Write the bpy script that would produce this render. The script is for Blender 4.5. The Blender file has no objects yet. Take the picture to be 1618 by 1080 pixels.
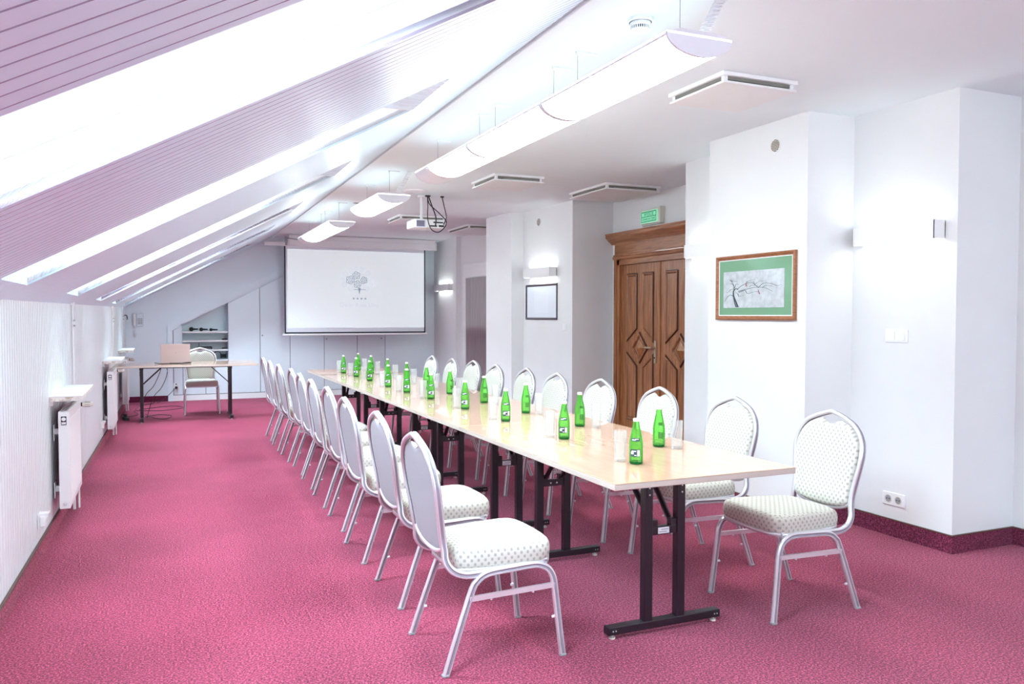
import bpy, bmesh, math, random
from mathutils import Vector, Matrix, geometry
random.seed(7)
S = bpy.context.scene
COL = S.collection
PI = math.pi

# ------------------------------------------------------------------ camera
F_PX, YAW, PITCH, ROLL, CAM_H = 1279.18, 0.4093, 0.0329, 0.0010, 1.3781
cam_d = bpy.data.cameras.new('camera'); cam = bpy.data.objects.new('camera', cam_d); COL.objects.link(cam)
cam_d.sensor_width = 36.0; cam_d.sensor_fit = 'HORIZONTAL'; cam_d.lens = 36.0 * F_PX / 1618
cam_d.clip_start = .05; cam_d.clip_end = 100
cam.matrix_world = (Matrix.Translation((0, 0, CAM_H)) @ Matrix.Rotation(-YAW, 4, 'Z')
                    @ Matrix.Rotation(PI / 2 - PITCH, 4, 'X') @ Matrix.Rotation(ROLL, 4, 'Z'))
S.camera = cam
# ------------------------------------------------------------------ world, view
w = bpy.data.worlds.new('world'); S.world = w; w.use_nodes = True
w.node_tree.nodes['Background'].inputs[0].default_value = (.75, .87, 1, 1)
w.node_tree.nodes['Background'].inputs[1].default_value = 1.5
S.view_settings.view_transform = 'Standard'; S.view_settings.look = 'None'
S.view_settings.gamma = 1; S.view_settings.use_curve_mapping = False
EXPOSURE = 1.78
LAMP, SCONCE, DAY, REAR_FILL, UP = 9.5, 1.8, 12.5, 3.6, 0.4
S.view_settings.exposure = EXPOSURE

# ------------------------------------------------------------------ materials
def mat(name, col, rough=.5, metal=0, spec=.5, emit=None, es=0, coat=0):
    m = bpy.data.materials.new(name); m.use_nodes = True
    b = m.node_tree.nodes['Principled BSDF']
    b.inputs['Base Color'].default_value = (*col, 1); b.inputs['Roughness'].default_value = rough
    b.inputs['Metallic'].default_value = metal; b.inputs['Specular IOR Level'].default_value = spec
    b.inputs['Coat Weight'].default_value = coat
    if emit:
        b.inputs['Emission Color'].default_value = (*emit, 1); b.inputs['Emission Strength'].default_value = es
    return m
def nodes(m): return m.node_tree.nodes, m.node_tree.links, m.node_tree.nodes['Principled BSDF']
def ramp(n, stops):
    r = n.new('ShaderNodeValToRGB'); e = r.color_ramp.elements
    while len(e) < len(stops): e.new(.5)
    for i, (p, c) in enumerate(stops): e[i].position = p; e[i].color = (*c, 1)
    return r
def noise_mat(name, stops, scale, rough, detail=2, bump=0, bd=.01, coords='Object', vec_scale=None, spec=.5, coat=0):
    m = mat(name, stops[0][1], rough, spec=spec, coat=coat); n, l, b = nodes(m)
    tc = n.new('ShaderNodeTexCoord'); no = n.new('ShaderNodeTexNoise')
    no.inputs['Scale'].default_value = scale; no.inputs['Detail'].default_value = detail
    src = tc.outputs[coords]
    if vec_scale:
        mp = n.new('ShaderNodeMapping'); mp.inputs['Scale'].default_value = vec_scale
        l.new(src, mp.inputs[0]); src = mp.outputs[0]
    l.new(src, no.inputs['Vector'])
    r = ramp(n, stops); l.new(no.outputs['Fac'], r.inputs[0]); l.new(r.outputs[0], b.inputs['Base Color'])
    if bump:
        bp = n.new('ShaderNodeBump'); bp.inputs['Strength'].default_value = bump; bp.inputs['Distance'].default_value = bd
        l.new(no.outputs['Fac'], bp.inputs['Height']); l.new(bp.outputs[0], b.inputs['Normal'])
    return m
M = {}
M['wall'] = noise_mat('wall_paint', [(.3, (.79, .80, .815)), (.7, (.81, .82, .83))], 3, .55, bump=.02, bd=.002)
M['ceiling'] = noise_mat('ceiling_paint', [(.3, (.78, .86, .90)), (.7, (.80, .88, .92))], 2, .7)
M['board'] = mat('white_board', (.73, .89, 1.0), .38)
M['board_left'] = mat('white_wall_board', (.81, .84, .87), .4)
M['groove'] = mat('board_groove', (.40, .31, .44), .7)  # shade between the slope boards, put into the colour
M['groove_left'] = mat('wall_groove', (.55, .56, .60), .7)
M['wallback'] = noise_mat('far_wall_paint', [(.3, (.80, .90, .96)), (.7, (.82, .92, .98))], 3, .55)  # wall paint with the cool daylight of the far end tinted in
M['reveal'] = mat('reveal_white', (.88, .90, .92), .45)
M['white'] = mat('white_gloss', (.87, .88, .89), .3)
M['whitem'] = mat('white_matt', (.85, .86, .87), .6)
M['cab'] = mat('cupboard_white', (.75, .84, .90), .35)
M['blackm'] = mat('black_steel', (.012, .008, .014), .32, spec=.6)
M['rubber'] = mat('rubber', (.03, .03, .03), .7)
M['dark'] = mat('dark_gap', (.03, .03, .035), .8)
M['slot'] = mat('slot_shade', (.22, .21, .19), .8)
M['grey'] = mat('grey_plastic', (.35, .36, .38), .5)
M['chrome'] = mat('silver_tube', (.78, .78, .81), .3, metal=.6)
M['tube_groove'] = mat('tube_groove', (.30, .28, .33), .5, metal=.3)
M['cable'] = mat('black_cable', (.015, .015, .018), .5)
M['brass'] = mat('old_brass', (.62, .50, .34), .3, metal=.9)
M['pink_metal'] = mat('rose_aluminium', (.62, .50, .49), .4, metal=.35)
M['backshell'] = noise_mat('grey_back_fabric', [(.35, (.33, .32, .345)), (.65, (.38, .37, .395))], 400, .75, bump=.1, bd=.001)
M['screen_edge'] = mat('screen_border', (.02, .025, .04), .6)
M['screen_cloth'] = mat('screen_cloth', (.80, .84, .90), .8)
M['image'] = mat('projected_image', (.60, .66, .69), .8, emit=(.90, .97, 1), es=.13)
M['print'] = mat('logo_ink', (.20, .27, .34), .8, emit=(.3, .4, .5), es=.12)
M['print2'] = mat('logo_ink_pale', (.52, .58, .62), .8, emit=(.8, .85, .9), es=.14)
M['lamp'] = mat('lit_opal', (.9, .9, .88), .5, emit=(.86, .985, 1.0), es=LAMP)
M['uplight'] = mat('lit_tray', (.9, .9, .88), .5, emit=(.88, 1, 1), es=UP)
M['lampoff'] = mat('unlit_opal', (.82, .82, .88), .4)
M['sconce_tube'] = mat('lit_tube', (1, 1, 1), .5, emit=(.92, 1, .96), es=SCONCE)
M['blind'] = mat('backlit_blind', (.8, .85, .9), .8, emit=(.78, .94, 1), es=DAY)
M['rearblind'] = mat('backlit_curtain', (.8, .85, .9), .8, emit=(.76, .96, 1), es=REAR_FILL)  # glow of the fill panel added behind the camera
M['exit_green'] = mat('exit_green', (.1, .75, .38), .5, emit=(.12, .85, .42), es=.2)
M['exit_light'] = mat('exit_pale', (.18, .62, .36), .5, emit=(.3, 1, .6), es=.14)
M['exit_dark'] = mat('exit_dark_green', (.01, .16, .07), .5)
M['beige'] = mat('beige_plastic', (.74, .72, .64), .5)
M['gilt'] = noise_mat('frame_wood', [(.3, (.24, .085, .035)), (.7, (.40, .17, .08))], 30, .35, vec_scale=(1, 1, 6))
M['darkframe'] = mat('dark_frame', (.06, .05, .07), .35)
M['matgreen'] = mat('green_mount', (.15, .33, .19), .6, coat=.6)
M['paper'] = noise_mat('grey_paper', [(.35, (.42, .46, .49)), (.65, (.55, .59, .62))], 25, .6, detail=6, coat=.6)
M['ink'] = mat('drawing_ink', (.035, .06, .08), .6)
M['redink'] = mat('red_ink', (.30, .03, .03), .6)
M['palepaper'] = mat('pale_print', (.78, .84, .92), .4, coat=.8)
M['marble'] = noise_mat('marble', [(.35, (.78, .75, .68)), (.5, (.86, .84, .79)), (.62, (.48, .38, .28)), (.68, (.85, .83, .79))], 14, .3, detail=5)
M['sillwhite'] = mat('sill_top', (.88, .88, .87), .25)
M['label_dark'] = mat('label_dark', (.03, .05, .06), .5)
M['label_white'] = mat('label_white', (.80, .84, .90), .5)
M['cap'] = mat('bottle_cap', (.80, .84, .72), .35, metal=.3)
M['edge'] = mat('table_edge_band', (.50, .42, .37), .5)

def carpet(name, a, b_, c):
    m = noise_mat(name, [(.41, a), (.5, b_), (.60, c)], 115, .95, detail=5, bump=.9, bd=.006, spec=.15)
    n, l, b = nodes(m); n['Noise Texture'].inputs['Roughness'].default_value = .72
    big = n.new('ShaderNodeTexNoise'); big.inputs['Scale'].default_value = 1.6; big.inputs['Detail'].default_value = 4
    tc = n.new('ShaderNodeTexCoord'); l.new(tc.outputs['Object'], big.inputs['Vector'])
    r = ramp(n, [(.3, (.86, .86, .86)), (.7, (1.12, 1.12, 1.12))]); l.new(big.outputs['Fac'], r.inputs[0])
    mx = n.new('ShaderNodeMix'); mx.data_type = 'RGBA'; mx.blend_type = 'MULTIPLY'; mx.inputs[0].default_value = 1
    src = b.inputs['Base Color'].links[0].from_socket
    l.new(src, mx.inputs[6]); l.new(r.outputs[0], mx.inputs[7]); l.new(mx.outputs[2], b.inputs['Base Color'])
    b.inputs['Sheen Weight'].default_value = .25; b.inputs['Sheen Tint'].default_value = (1, .6, .75, 1)
    return m
M['carpet'] = carpet('burgundy_carpet', (.08, .007, .023), (.27, .022, .064), (.68, .115, .205))
M['carpet_edge'] = carpet('burgundy_carpet_skirting', (.05, .005, .018), (.15, .016, .05), (.32, .05, .12))

def wood(name, c1, c2, c3, vs, rough=.35, scale=3.0, coat=.2):
    m = mat(name, c2, rough, coat=coat); n, l, b = nodes(m)
    tc = n.new('ShaderNodeTexCoord'); mp = n.new('ShaderNodeMapping'); mp.inputs['Scale'].default_value = vs
    no = n.new('ShaderNodeTexNoise'); no.inputs['Scale'].default_value = scale; no.inputs['Detail'].default_value = 6; no.inputs['Distortion'].default_value = .6
    l.new(tc.outputs['Object'], mp.inputs[0]); l.new(mp.outputs[0], no.inputs['Vector'])
    r = ramp(n, [(.3, c1), (.5, c2), (.7, c3)]); l.new(no.outputs['Fac'], r.inputs[0]); l.new(r.outputs[0], b.inputs['Base Color'])
    return m
M['wood'] = wood('door_oak', (.21, .074, .026), (.34, .135, .048), (.47, .205, .085), (14, 14, 1))
M['wood_h'] = wood('door_oak_level', (.21, .074, .026), (.32, .127, .046), (.44, .19, .075), (14, 1, 14))
M['wood_dark'] = mat('door_oak_groove', (.075, .024, .012), .4)  # painted moulding shade on the door; also the dark skirting edge
M['table'] = wood('maple_top', (.60, .36, .245), (.64, .395, .275), (.68, .43, .31), (6, 1, 6), rough=.2, scale=3, coat=.7)
M['walnut'] = wood('far_door_brown', (.17, .10, .12), (.21, .13, .15), (.26, .17, .19), (9, 9, .6), rough=.22, coat=.8)

def fabric():
    m = mat('cream_diamond_fabric', (.8, .78, .7), .7, spec=.3); n, l, b = nodes(m)
    uv = n.new('ShaderNodeUVMap'); sp = n.new('ShaderNodeSeparateXYZ'); l.new(uv.outputs[0], sp.inputs[0])
    def math_(op, a, c=None):
        q = n.new('ShaderNodeMath'); q.operation = op
        for i, v in enumerate((a, c)):
            if v is None: continue
            if isinstance(v, (int, float)): q.inputs[i].default_value = v
            else: l.new(v, q.inputs[i])
        return q.outputs[0]
    k = 2 * PI / .027
    s1 = math_('SINE', math_('MULTIPLY', sp.outputs[0], k))
    s2 = math_('SINE', math_('MULTIPLY', sp.outputs[1], k * .85))
    pr = math_('MULTIPLY', s1, s2)
    r = ramp(n, [(.55, (.60, .575, .51)), (.85, (.36, .345, .32))]); 
    sc = math_('MULTIPLY_ADD', pr, .5); sc.node.inputs[2].default_value = .5
    l.new(sc, r.inputs[0]); l.new(r.outputs[0], b.inputs['Base Color'])
    bp = n.new('ShaderNodeBump'); bp.inputs['Strength'].default_value = .25; bp.inputs['Distance'].default_value = .001
    l.new(sc, bp.inputs['Height']); l.new(bp.outputs[0], b.inputs['Normal'])
    return m
M['fabric'] = fabric()

def thin_glass(name, tint, refl, rough=.03, haze=None, hz=0):
    m = bpy.data.materials.new(name); m.use_nodes = True; n, l = m.node_tree.nodes, m.node_tree.links
    n.remove(n['Principled BSDF']); out = n['Material Output']
    t = n.new('ShaderNodeBsdfTransparent'); t.inputs[0].default_value = (*tint, 1)
    g = n.new('ShaderNodeBsdfGlossy'); g.inputs['Roughness'].default_value = rough
    fr = n.new('ShaderNodeFresnel'); fr.inputs[0].default_value = 1.45
    mu = n.new('ShaderNodeMath'); mu.operation = 'MULTIPLY'; mu.inputs[1].default_value = refl; l.new(fr.outputs[0], mu.inputs[0])
    mx = n.new('ShaderNodeMixShader'); l.new(mu.outputs[0], mx.inputs[0]); l.new(t.outputs[0], mx.inputs[1]); l.new(g.outputs[0], mx.inputs[2])
    last = mx
    if haze:
        d = n.new('ShaderNodeBsdfTranslucent'); d.inputs[0].default_value = (*haze, 1)
        d2 = n.new('ShaderNodeBsdfDiffuse'); d2.inputs[0].default_value = (*haze, 1)
        m1 = n.new('ShaderNodeMixShader'); m1.inputs[0].default_value = .5; l.new(d.outputs[0], m1.inputs[1]); l.new(d2.outputs[0], m1.inputs[2])
        m2 = n.new('ShaderNodeMixShader'); m2.inputs[0].default_value = hz; l.new(mx.outputs[0], m2.inputs[1]); l.new(m1.outputs[0], m2.inputs[2]); last = m2
    l.new(last.outputs[0], out.inputs[0]); return m
M['green_glass'] = thin_glass('green_bottle_glass', (.50, .94, .38), 1.0, haze=(.25, .80, .16), hz=.22)
M['green_base'] = thin_glass('green_bottle_base', (.05, .40, .12), 1.0, haze=(.02, .25, .06), hz=.4)
M['clear_glass'] = thin_glass('clear_glass', (.99, .992, .995), .5, haze=(.97, .98, 1), hz=.13)
M['glass_base'] = thin_glass('glass_base', (.96, .97, .97), .6, haze=(.9, .92, .94), hz=.3)
M['pane'] = thin_glass('window_glass', (.92, .95, .97), 1.0)

# ------------------------------------------------------------------ mesh helpers
class B:
    """collects shapes, then links them as one mesh object"""
    def __init__(s): s.v = []; s.f = []; s.m = []; s.sm = []
    def add(s, vs, fs, mi=0, smooth=False):
        o = len(s.v); s.v += [tuple(x) for x in vs]
        for f in fs: s.f.append([i + o for i in f]); s.m.append(mi); s.sm.append(smooth)
        return s
    def box(s, x0, x1, y0, y1, z0, z1, mi=0, T=None):
        vs = [Vector((x, y, z)) for x in (x0, x1) for y in (y0, y1) for z in (z0, z1)]
        if T: vs = [T @ v for v in vs]
        return s.add(vs, [(0, 1, 3, 2), (4, 6, 7, 5), (0, 4, 5, 1), (2, 3, 7, 6), (0, 2, 6, 4), (1, 5, 7, 3)], mi)
    def rbox(s, x0, x1, y0, y1, z0, z1, r=.004, mi=0, seg=2, T=None):
        """box with rounded edges"""
        bm = bmesh.new(); bmesh.ops.create_cube(bm, size=1)
        for v in bm.verts: v.co = Vector(((x0 + x1) / 2 + v.co.x * (x1 - x0), (y0 + y1) / 2 + v.co.y * (y1 - y0), (z0 + z1) / 2 + v.co.z * (z1 - z0)))
        bmesh.ops.bevel(bm, geom=bm.edges[:], offset=r, segments=seg, affect='EDGES', profile=.5)
        vs = [T @ v.co if T else v.co.copy() for v in bm.verts]; bm.verts.index_update()
        s.add(vs, [[v.index for v in f.verts] for f in bm.faces], mi, False); bm.free(); return s
    def prism(s, poly, h0, h1, axis='z', mi=0):
        """extrude a 2D polygon along an axis"""
        def P(a, b, h): return (a, b, h) if axis == 'z' else ((h, a, b) if axis == 'x' else (a, h, b))
        n = len(poly); vs = [P(a, b, h0) for a, b in poly] + [P(a, b, h1) for a, b in poly]
        fs = [(i, (i + 1) % n, n + (i + 1) % n, n + i) for i in range(n)]
        tri = geometry.tessellate_polygon([[Vector((a, b, 0)) for a, b in poly]])
        fs += [tuple(t) for t in tri] + [tuple(n + i for i in reversed(t)) for t in tri]
        return s.add(vs, fs, mi)
    def cyl(s, c, r, h, axis='z', n=16, mi=0, r2=None, cap=True):
        r2 = r if r2 is None else r2; vs = []
        for rr, hh in ((r, 0), (r2, h)):
            for i in range(n):
                a = 2 * PI * i / n; p, q = rr * math.cos(a), rr * math.sin(a)
                d = (p, q, hh) if axis == 'z' else ((hh, p, q) if axis == 'x' else (p, hh, q))
                vs.append((c[0] + d[0], c[1] + d[1], c[2] + d[2]))
        s.add(vs, [(i, (i + 1) % n, n + (i + 1) % n, n + i) for i in range(n)], mi, True)
        if cap: s.add(vs, [tuple(range(n)), tuple(range(2 * n - 1, n - 1, -1))], mi)
        return s
    def lathe(s, prof, c=(0, 0, 0), n=24, mi=0, mis=None):
        o = [(c[0] + r * math.cos(2 * PI * i / n), c[1] + r * math.sin(2 * PI * i / n), c[2] + z) for r, z in prof for i in range(n)]
        for k in range(len(prof) - 1):
            s.add(o[k * n:(k + 2) * n], [(i, (i + 1) % n, n + (i + 1) % n, n + i) for i in range(n)], mis[k] if mis else mi, True)
        return s
    def sweep(s, path, prof, ref=(0, 1, 0), closed=False, mi=0, smooth=True, mis=None):
        """sweep a 2D profile (a along ref, b across) along a path"""
        P = [Vector(p) for p in path]; n = len(P); k = len(prof); R = Vector(ref).normalized(); vs = []
        for i in range(n):
            a = P[(i - 1) % n] if (closed or i) else P[0]; c = P[(i + 1) % n] if (closed or i < n - 1) else P[-1]
            t = (c - a).normalized()
            r = R - t * R.dot(t)
            r = r.normalized() if r.length > 1e-4 else Vector((1, 0, 0)); q = t.cross(r)
            vs += [P[i] + r * x + q * y for x, y in prof]
        rings = n if closed else n - 1
        fs = [(i * k + j, i * k + (j + 1) % k, ((i + 1) % n) * k + (j + 1) % k, ((i + 1) % n) * k + j) for i in range(rings) for j in range(k)]
        s.add(vs, fs, mi, smooth)
        if mis: s.m[-len(fs):] = [mis[j] for i in range(rings) for j in range(k)]
        if not closed: s.add(vs, [tuple(range(k)), tuple(range(n * k - 1, (n - 1) * k - 1, -1))], mi)
        return s
    def tube(s, path, r, n=8, closed=False, mi=0, ref=(0.02, .03, 1)):
        return s.sweep(path, [(r * math.cos(2 * PI * i / n), r * math.sin(2 * PI * i / n)) for i in range(n)], ref, closed, mi)
    def mesh(s, name, mats, weld=False):
        me = bpy.data.meshes.new(name); me.from_pydata(s.v, [], s.f)
        for m in (mats if isinstance(mats, (list, tuple)) else [mats]): me.materials.append(m)
        me.polygons.foreach_set('material_index', s.m); me.polygons.foreach_set('use_smooth', s.sm)
        bm = bmesh.new(); bm.from_mesh(me)
        if weld: bmesh.ops.remove_doubles(bm, verts=bm.verts, dist=1e-5)
        bmesh.ops.recalc_face_normals(bm, faces=bm.faces); bm.to_mesh(me); bm.free(); me.update(); return me
    def obj(s, name, mats, parent=None, weld=False):
        return link(name, s.mesh(name, mats, weld), parent)
def link(name, data, parent=None):
    o = bpy.data.objects.new(name, data); COL.objects.link(o)
    if parent: o.parent = parent
    return o
def tag(o, label=None, cat=None, group=None, kind=None):
    if label: o['label'] = label
    if cat: o['category'] = cat
    if group: o['group'] = group
    if kind: o['kind'] = kind
    return o
def thing(name, label, cat, loc=(0, 0, 0), rz=0, group=None):
    o = link(name, None); o.location = loc; o.rotation_euler = (0, 0, rz); o.empty_display_size = .1
    return tag(o, label, cat, group)
def dup(root, loc, rz, label, group=None):
    r = root.copy(); COL.objects.link(r); r.location = loc; r.rotation_euler = (0, 0, rz); r['label'] = label
    if group: r['group'] = group
    for ch in list(root.children):
        c = ch.copy(); COL.objects.link(c); c.parent = r
        for g in list(ch.children):
            d = g.copy(); COL.objects.link(d); d.parent = c
    return r
def arc(cx, cz, r, a0, a1, n):
    return [(cx + r * math.cos(a0 + (a1 - a0) * i / n), cz + r * math.sin(a0 + (a1 - a0) * i / n)) for i in range(n + 1)]
def smoothpath(pts, sub=6):
    P = [Vector(p) for p in pts]; out = []
    for i in range(len(P) - 1):
        p0 = P[max(i - 1, 0)]; p1, p2 = P[i], P[i + 1]; p3 = P[min(i + 2, len(P) - 1)]
        for k in range(sub):
            t = k / sub
            out.append(.5 * ((2 * p1) + (p2 - p0) * t + (2 * p0 - 5 * p1 + 4 * p2 - p3) * t * t + (3 * p1 - p0 - 3 * p2 + p3) * t ** 3))
    out.append(P[-1]); return out
def text(name, body, size, m, parent, Mx, extrude=.0005, font=None):
    c = bpy.data.curves.new(name, 'FONT'); c.body = body; c.size = size; c.extrude = extrude; c.align_x = 'CENTER'; c.align_y = 'CENTER'
    c.resolution_u = 2; tmp = bpy.data.objects.new(name, c); COL.objects.link(tmp)
    me = bpy.data.meshes.new_from_object(tmp.evaluated_get(bpy.context.evaluated_depsgraph_get()))
    bpy.data.objects.remove(tmp); me.materials.clear(); me.materials.append(m)
    o = link(name, me, parent); o.matrix_local = Mx; return o
def frame_to(origin, ux, uy):
    ux, uy = Vector(ux).normalized(), Vector(uy).normalized(); uz = ux.cross(uy)
    return Matrix(((ux.x, uy.x, uz.x, origin[0]), (ux.y, uy.y, uz.y, origin[1]), (ux.z, uy.z, uz.z, origin[2]), (0, 0, 0, 1)))

# ================================================================== SETTING
Y0, Y1, CZ = -3.0, 14.05, 2.68
def struct(o): o['kind'] = 'structure'; return o
flo = struct(B().box(-1.2, 6, Y0 - .1, 14.6, -.05, 0).obj('floor', M['carpet']))
# right-hand wall with its pilasters and recesses, one continuous shell
RW = [(4.72, Y0), (4.72, 3.257), (4.195, 3.257), (4.195, 4.02), (3.80, 4.02), (3.80, 5.03), (4.15, 5.03), (4.135, 5.80), (4.82, 5.80),
      (4.82, 8.17), (4.29, 8.17), (4.235, 9.40), (4.08, 9.42), (4.04, 10.19), (4.66, 10.19), (4.60, 12.74), (4.52, 12.75), (4.555, 14.05)]
b = B(); n = len(RW)
b.add([(x, y, 0) for x, y in RW] + [(x, y, CZ) for x, y in RW], [(i, i + 1, n + i + 1, n + i) for i in range(n - 1)])
struct(b.obj('wall_right', M['wall']))
# skirting of carpet
def skirting(name, pts, h, t, m, side=1):
    b = B(); P = [Vector((x, y)) for x, y in pts]; n = len(P); off = []
    for i in range(n):
        d1 = (P[i] - P[i - 1]).normalized() if i else (P[1] - P[0]).normalized()
        d2 = (P[i + 1] - P[i]).normalized() if i < n - 1 else d1
        n1, n2 = Vector((-d1.y, d1.x)) * side, Vector((-d2.y, d2.x)) * side
        k = n1 + n2; k = k / max(k.dot(n1), .3); off.append(P[i] + k * t)
    vs = []
    for z in (0, h):
        vs += [(p.x, p.y, z) for p in P] + [(p.x, p.y, z) for p in off]
    for i in range(n - 1):
        b.add(vs, [(n + i, n + i + 1, 3 * n + i + 1, 3 * n + i), (2 * n + i, 2 * n + i + 1, 3 * n + i + 1, 3 * n + i)])
        b.add([(off[i].x, off[i].y, h), (off[i + 1].x, off[i + 1].y, h), (P[i + 1].x, P[i + 1].y, h), (P[i].x, P[i].y, h),
               (off[i].x, off[i].y, h + .006), (off[i + 1].x, off[i + 1].y, h + .006), (P[i + 1].x, P[i + 1].y, h + .006), (P[i].x, P[i].y, h + .006)],
              [(4, 5, 6, 7), (0, 1, 5, 4)], 1)
    return struct(b.obj(name, [m, M['wood_dark']]))
skirting('baseboard_right', RW[:9] + [(4.82, 6.2)], .10, .015, M['carpet_edge'])
skirting('baseboard_right.001', [(4.82, 8.15), (4.82, 8.17), (4.29, 8.17)] + RW[11:16] + RW[16:], .10, .015, M['carpet_edge'])
# left knee wall
def kx(y): return -.74 + .0167 * y
kw = struct(B().add([(kx(Y0) - .012, Y0, 0), (kx(Y1) - .012, Y1, 0), (kx(Y1) - .012, Y1, 1.62), (kx(Y0) - .012, Y0, 1.62)], [(0, 1, 2, 3)]).obj('wall_left', M['groove_left']))
skirting('baseboard_left', [(kx(Y0), Y0), (kx(Y1), Y1)], .085, .015, M['carpet'], side=-1)
PIT = .0621
bd = B(); k = 0; y = .6
while y < 14.0:
    g = .004 if k % 2 else .007
    bd.box(kx(y) - .012, kx(y), y + g / 2, y + PIT - g / 2, .0, 1.50); y += PIT; k += 1
bd.box(kx(-1) - .03, kx(-1), Y0, .6, 0, 1.5)
tag(bd.obj('board', M['board_left'], kw), kind='stuff')
# slope frame: u up the slope, v along the room, w outwards
O = Vector((-.69, 0, 1.455)); U = Vector((.8815, -.00705, .4722)).normalized(); V = Vector((.008, 1, 0)); V = (V - U * V.dot(U)).normalized(); Wn = U.cross(V)
SM = Matrix(((U.x, V.x, Wn.x, O.x), (U.y, V.y, Wn.y, O.y), (U.z, V.z, Wn.z, O.z), (0, 0, 0, 1)))
UL = 2.595; U0, U1 = .118, 2.15
WIN = [(-2.55, -1.85), (-.55, .15), (1.525, 2.26), (3.575, 4.235), (5.735, 6.425), (7.95, 8.57), (10.15, 10.85), (12.35, 13.05)]
BK = .009
b = B(); edges = [Y0] + [e for ww in WIN for e in ww] + [14.12]
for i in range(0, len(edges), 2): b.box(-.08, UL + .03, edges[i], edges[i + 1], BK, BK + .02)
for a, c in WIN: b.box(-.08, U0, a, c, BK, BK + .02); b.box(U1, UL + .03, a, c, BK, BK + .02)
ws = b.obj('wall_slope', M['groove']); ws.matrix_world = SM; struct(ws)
def spans(y0, y1):
    """board spans in u for a strip, broken by the skylight openings"""
    for a, c in WIN:
        if y1 > a + .004 and y0 < c - .004: return [(-.05, U0), (U1, UL)], (a, c)
    return [(-.05, UL)], None
cache = {}; far = B(); y = -.6; k = 0
y = .62; starts = []
while y < 14.1: starts.append(y); y += PIT
y = Y0
while y < .62: far.box(-.05, UL, y, min(y + PIT - .006, .62), 0, BK) if not any(y + PIT > a and y < c for a, c in WIN) else far.box(-.05, U0, y, y + PIT - .006, 0, BK).box(U1, UL, y, y + PIT - .006, 0, BK); y += PIT
for k, y in enumerate(starts):
    g = .004 if k % 2 else .0085
    a0, a1 = y + g / 2, y + PIT - g / 2
    pieces = []
    sp, wn = spans(a0, a1)
    if wn is None: pieces.append((-.05, UL, a0, a1))
    else:
        pieces += [(s0, s1, a0, a1) for s0, s1 in sp]
        if a0 < wn[0]: pieces.append((U0, U1, a0, wn[0]))
        if a1 > wn[1]: pieces.append((U0, U1, wn[1], a1))
    for s0, s1, c0, c1 in pieces:
        if c1 - c0 < .003: continue
        if y < 3.5:
            key = (round(s0, 3), round(s1, 3), round(c1 - c0, 4))
            if key not in cache: bb = B().box(s0, s1, 0, c1 - c0, 0, BK); bb.m = [0, 0, 1, 1, 0, 0]; cache[key] = bb.mesh('board', [M['board'], M['groove']])  # side faces painted dark as groove shade
            o = link('board', cache[key], ws); o.location = (0, c0, 0)
        else: far.box(s0, s1, c0, c1, 0, BK)
tag(far.obj('board', M['board'], ws), kind='stuff')
# skylights
for i, (a, c) in enumerate(WIN):
    h = .36; bi = (U0 + h * .4722, h * .8815); wi = h * .8815; ti = (U1 - wi / .4722 * .8815, wi)
    b = B(); P = [(U0, 0), bi, ti, (U1, 0)]
    for yy in (a, c): b.add([(p[0], yy, p[1]) for p in P], [(0, 1, 2, 3)])
    b.add([(U0, a, 0), (U0, c, 0), (bi[0], c, bi[1]), (bi[0], a, bi[1])], [(0, 1, 2, 3)])
    b.add([(U1, a, 0), (U1, c, 0), (ti[0], c, ti[1]), (ti[0], a, ti[1])], [(0, 1, 2, 3)])
    wo = b.obj('window_%d' % (i + 1), M['reveal']); wo.matrix_world = SM; struct(wo)
    # ribbed lining at the foot and the head of the recess
    r = B(); yy = a + .01
    while yy < c - .05:
        T = Matrix(((.4722, 0, -.8815, U0), (0, 1, 0, 0), (.8815, 0, .4722, 0), (0, 0, 0, 1))); r.box(.0, h, yy, yy + PIT - .008, -.006, 0, T=T)
        T = Matrix(((-.8815, 0, -.4722, U1), (0, 1, 0, 0), (.4722, 0, -.8815, 0), (0, 0, 0, 1))); r.box(.0, wi / .4722, yy, yy + PIT - .008, 0, .006, T=T); yy += PIT
    tag(r.obj('lining_board', M['board'], wo), kind='stuff')
    # stepped sash rails on both cheeks
    s = B()
    for q, d in ((.10, .006), (.19, .012)):
        s.box(U0 + q * .55 + .03, U1 - q * 1.6 - .05, c - d, c, q, q + .012)
    s.obj('sash_rail', M['reveal'], wo)
    s = B(); x0, x1 = bi[0] + .0, ti[0]
    for p in ((x0, x0 + .06, a, c), (x1 - .06, x1, a, c), (x0, x1, a, a + .05), (x0, x1, c - .05, c)): s.box(p[0], p[1], p[2], p[3], wi - .05, wi)
    s.obj('window_frame', M['white'], wo)
    B().box(x0 + .05, x1 - .05, a + .04, c - .04, wi - .02, wi - .016).obj('pane', M['pane'], wo)
    B().add([(x0, a, wi + .03), (x1, a, wi + .03), (x1, c, wi + .03), (x0, c, wi + .03)], [(0, 1, 2, 3)]).obj('blind', M['blind'], wo)
# flat ceiling
b = B(); xt = lambda y: 1.60 + .008 * y
b.add([(xt(Y0), Y0, CZ), (5.2, Y0, CZ), (5.2, 14.5, CZ), (xt(14.5), 14.5, CZ), (xt(Y0), Y0, CZ + .05), (5.2, Y0, CZ + .05), (5.2, 14.5, CZ + .05), (xt(14.5), 14.5, CZ + .05)],
      [(0, 1, 2, 3), (4, 5, 6, 7), (0, 1, 5, 4), (1, 2, 6, 5), (2, 3, 7, 6), (3, 0, 4, 7)])
struct(b.obj('ceiling', M['ceiling']))
struct(B().tube([(xt(y) + .012, y, CZ - .006) for y in (.3, 4, 8, 14)], .007, 10).obj('trim_1', M['ceiling']))
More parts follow.
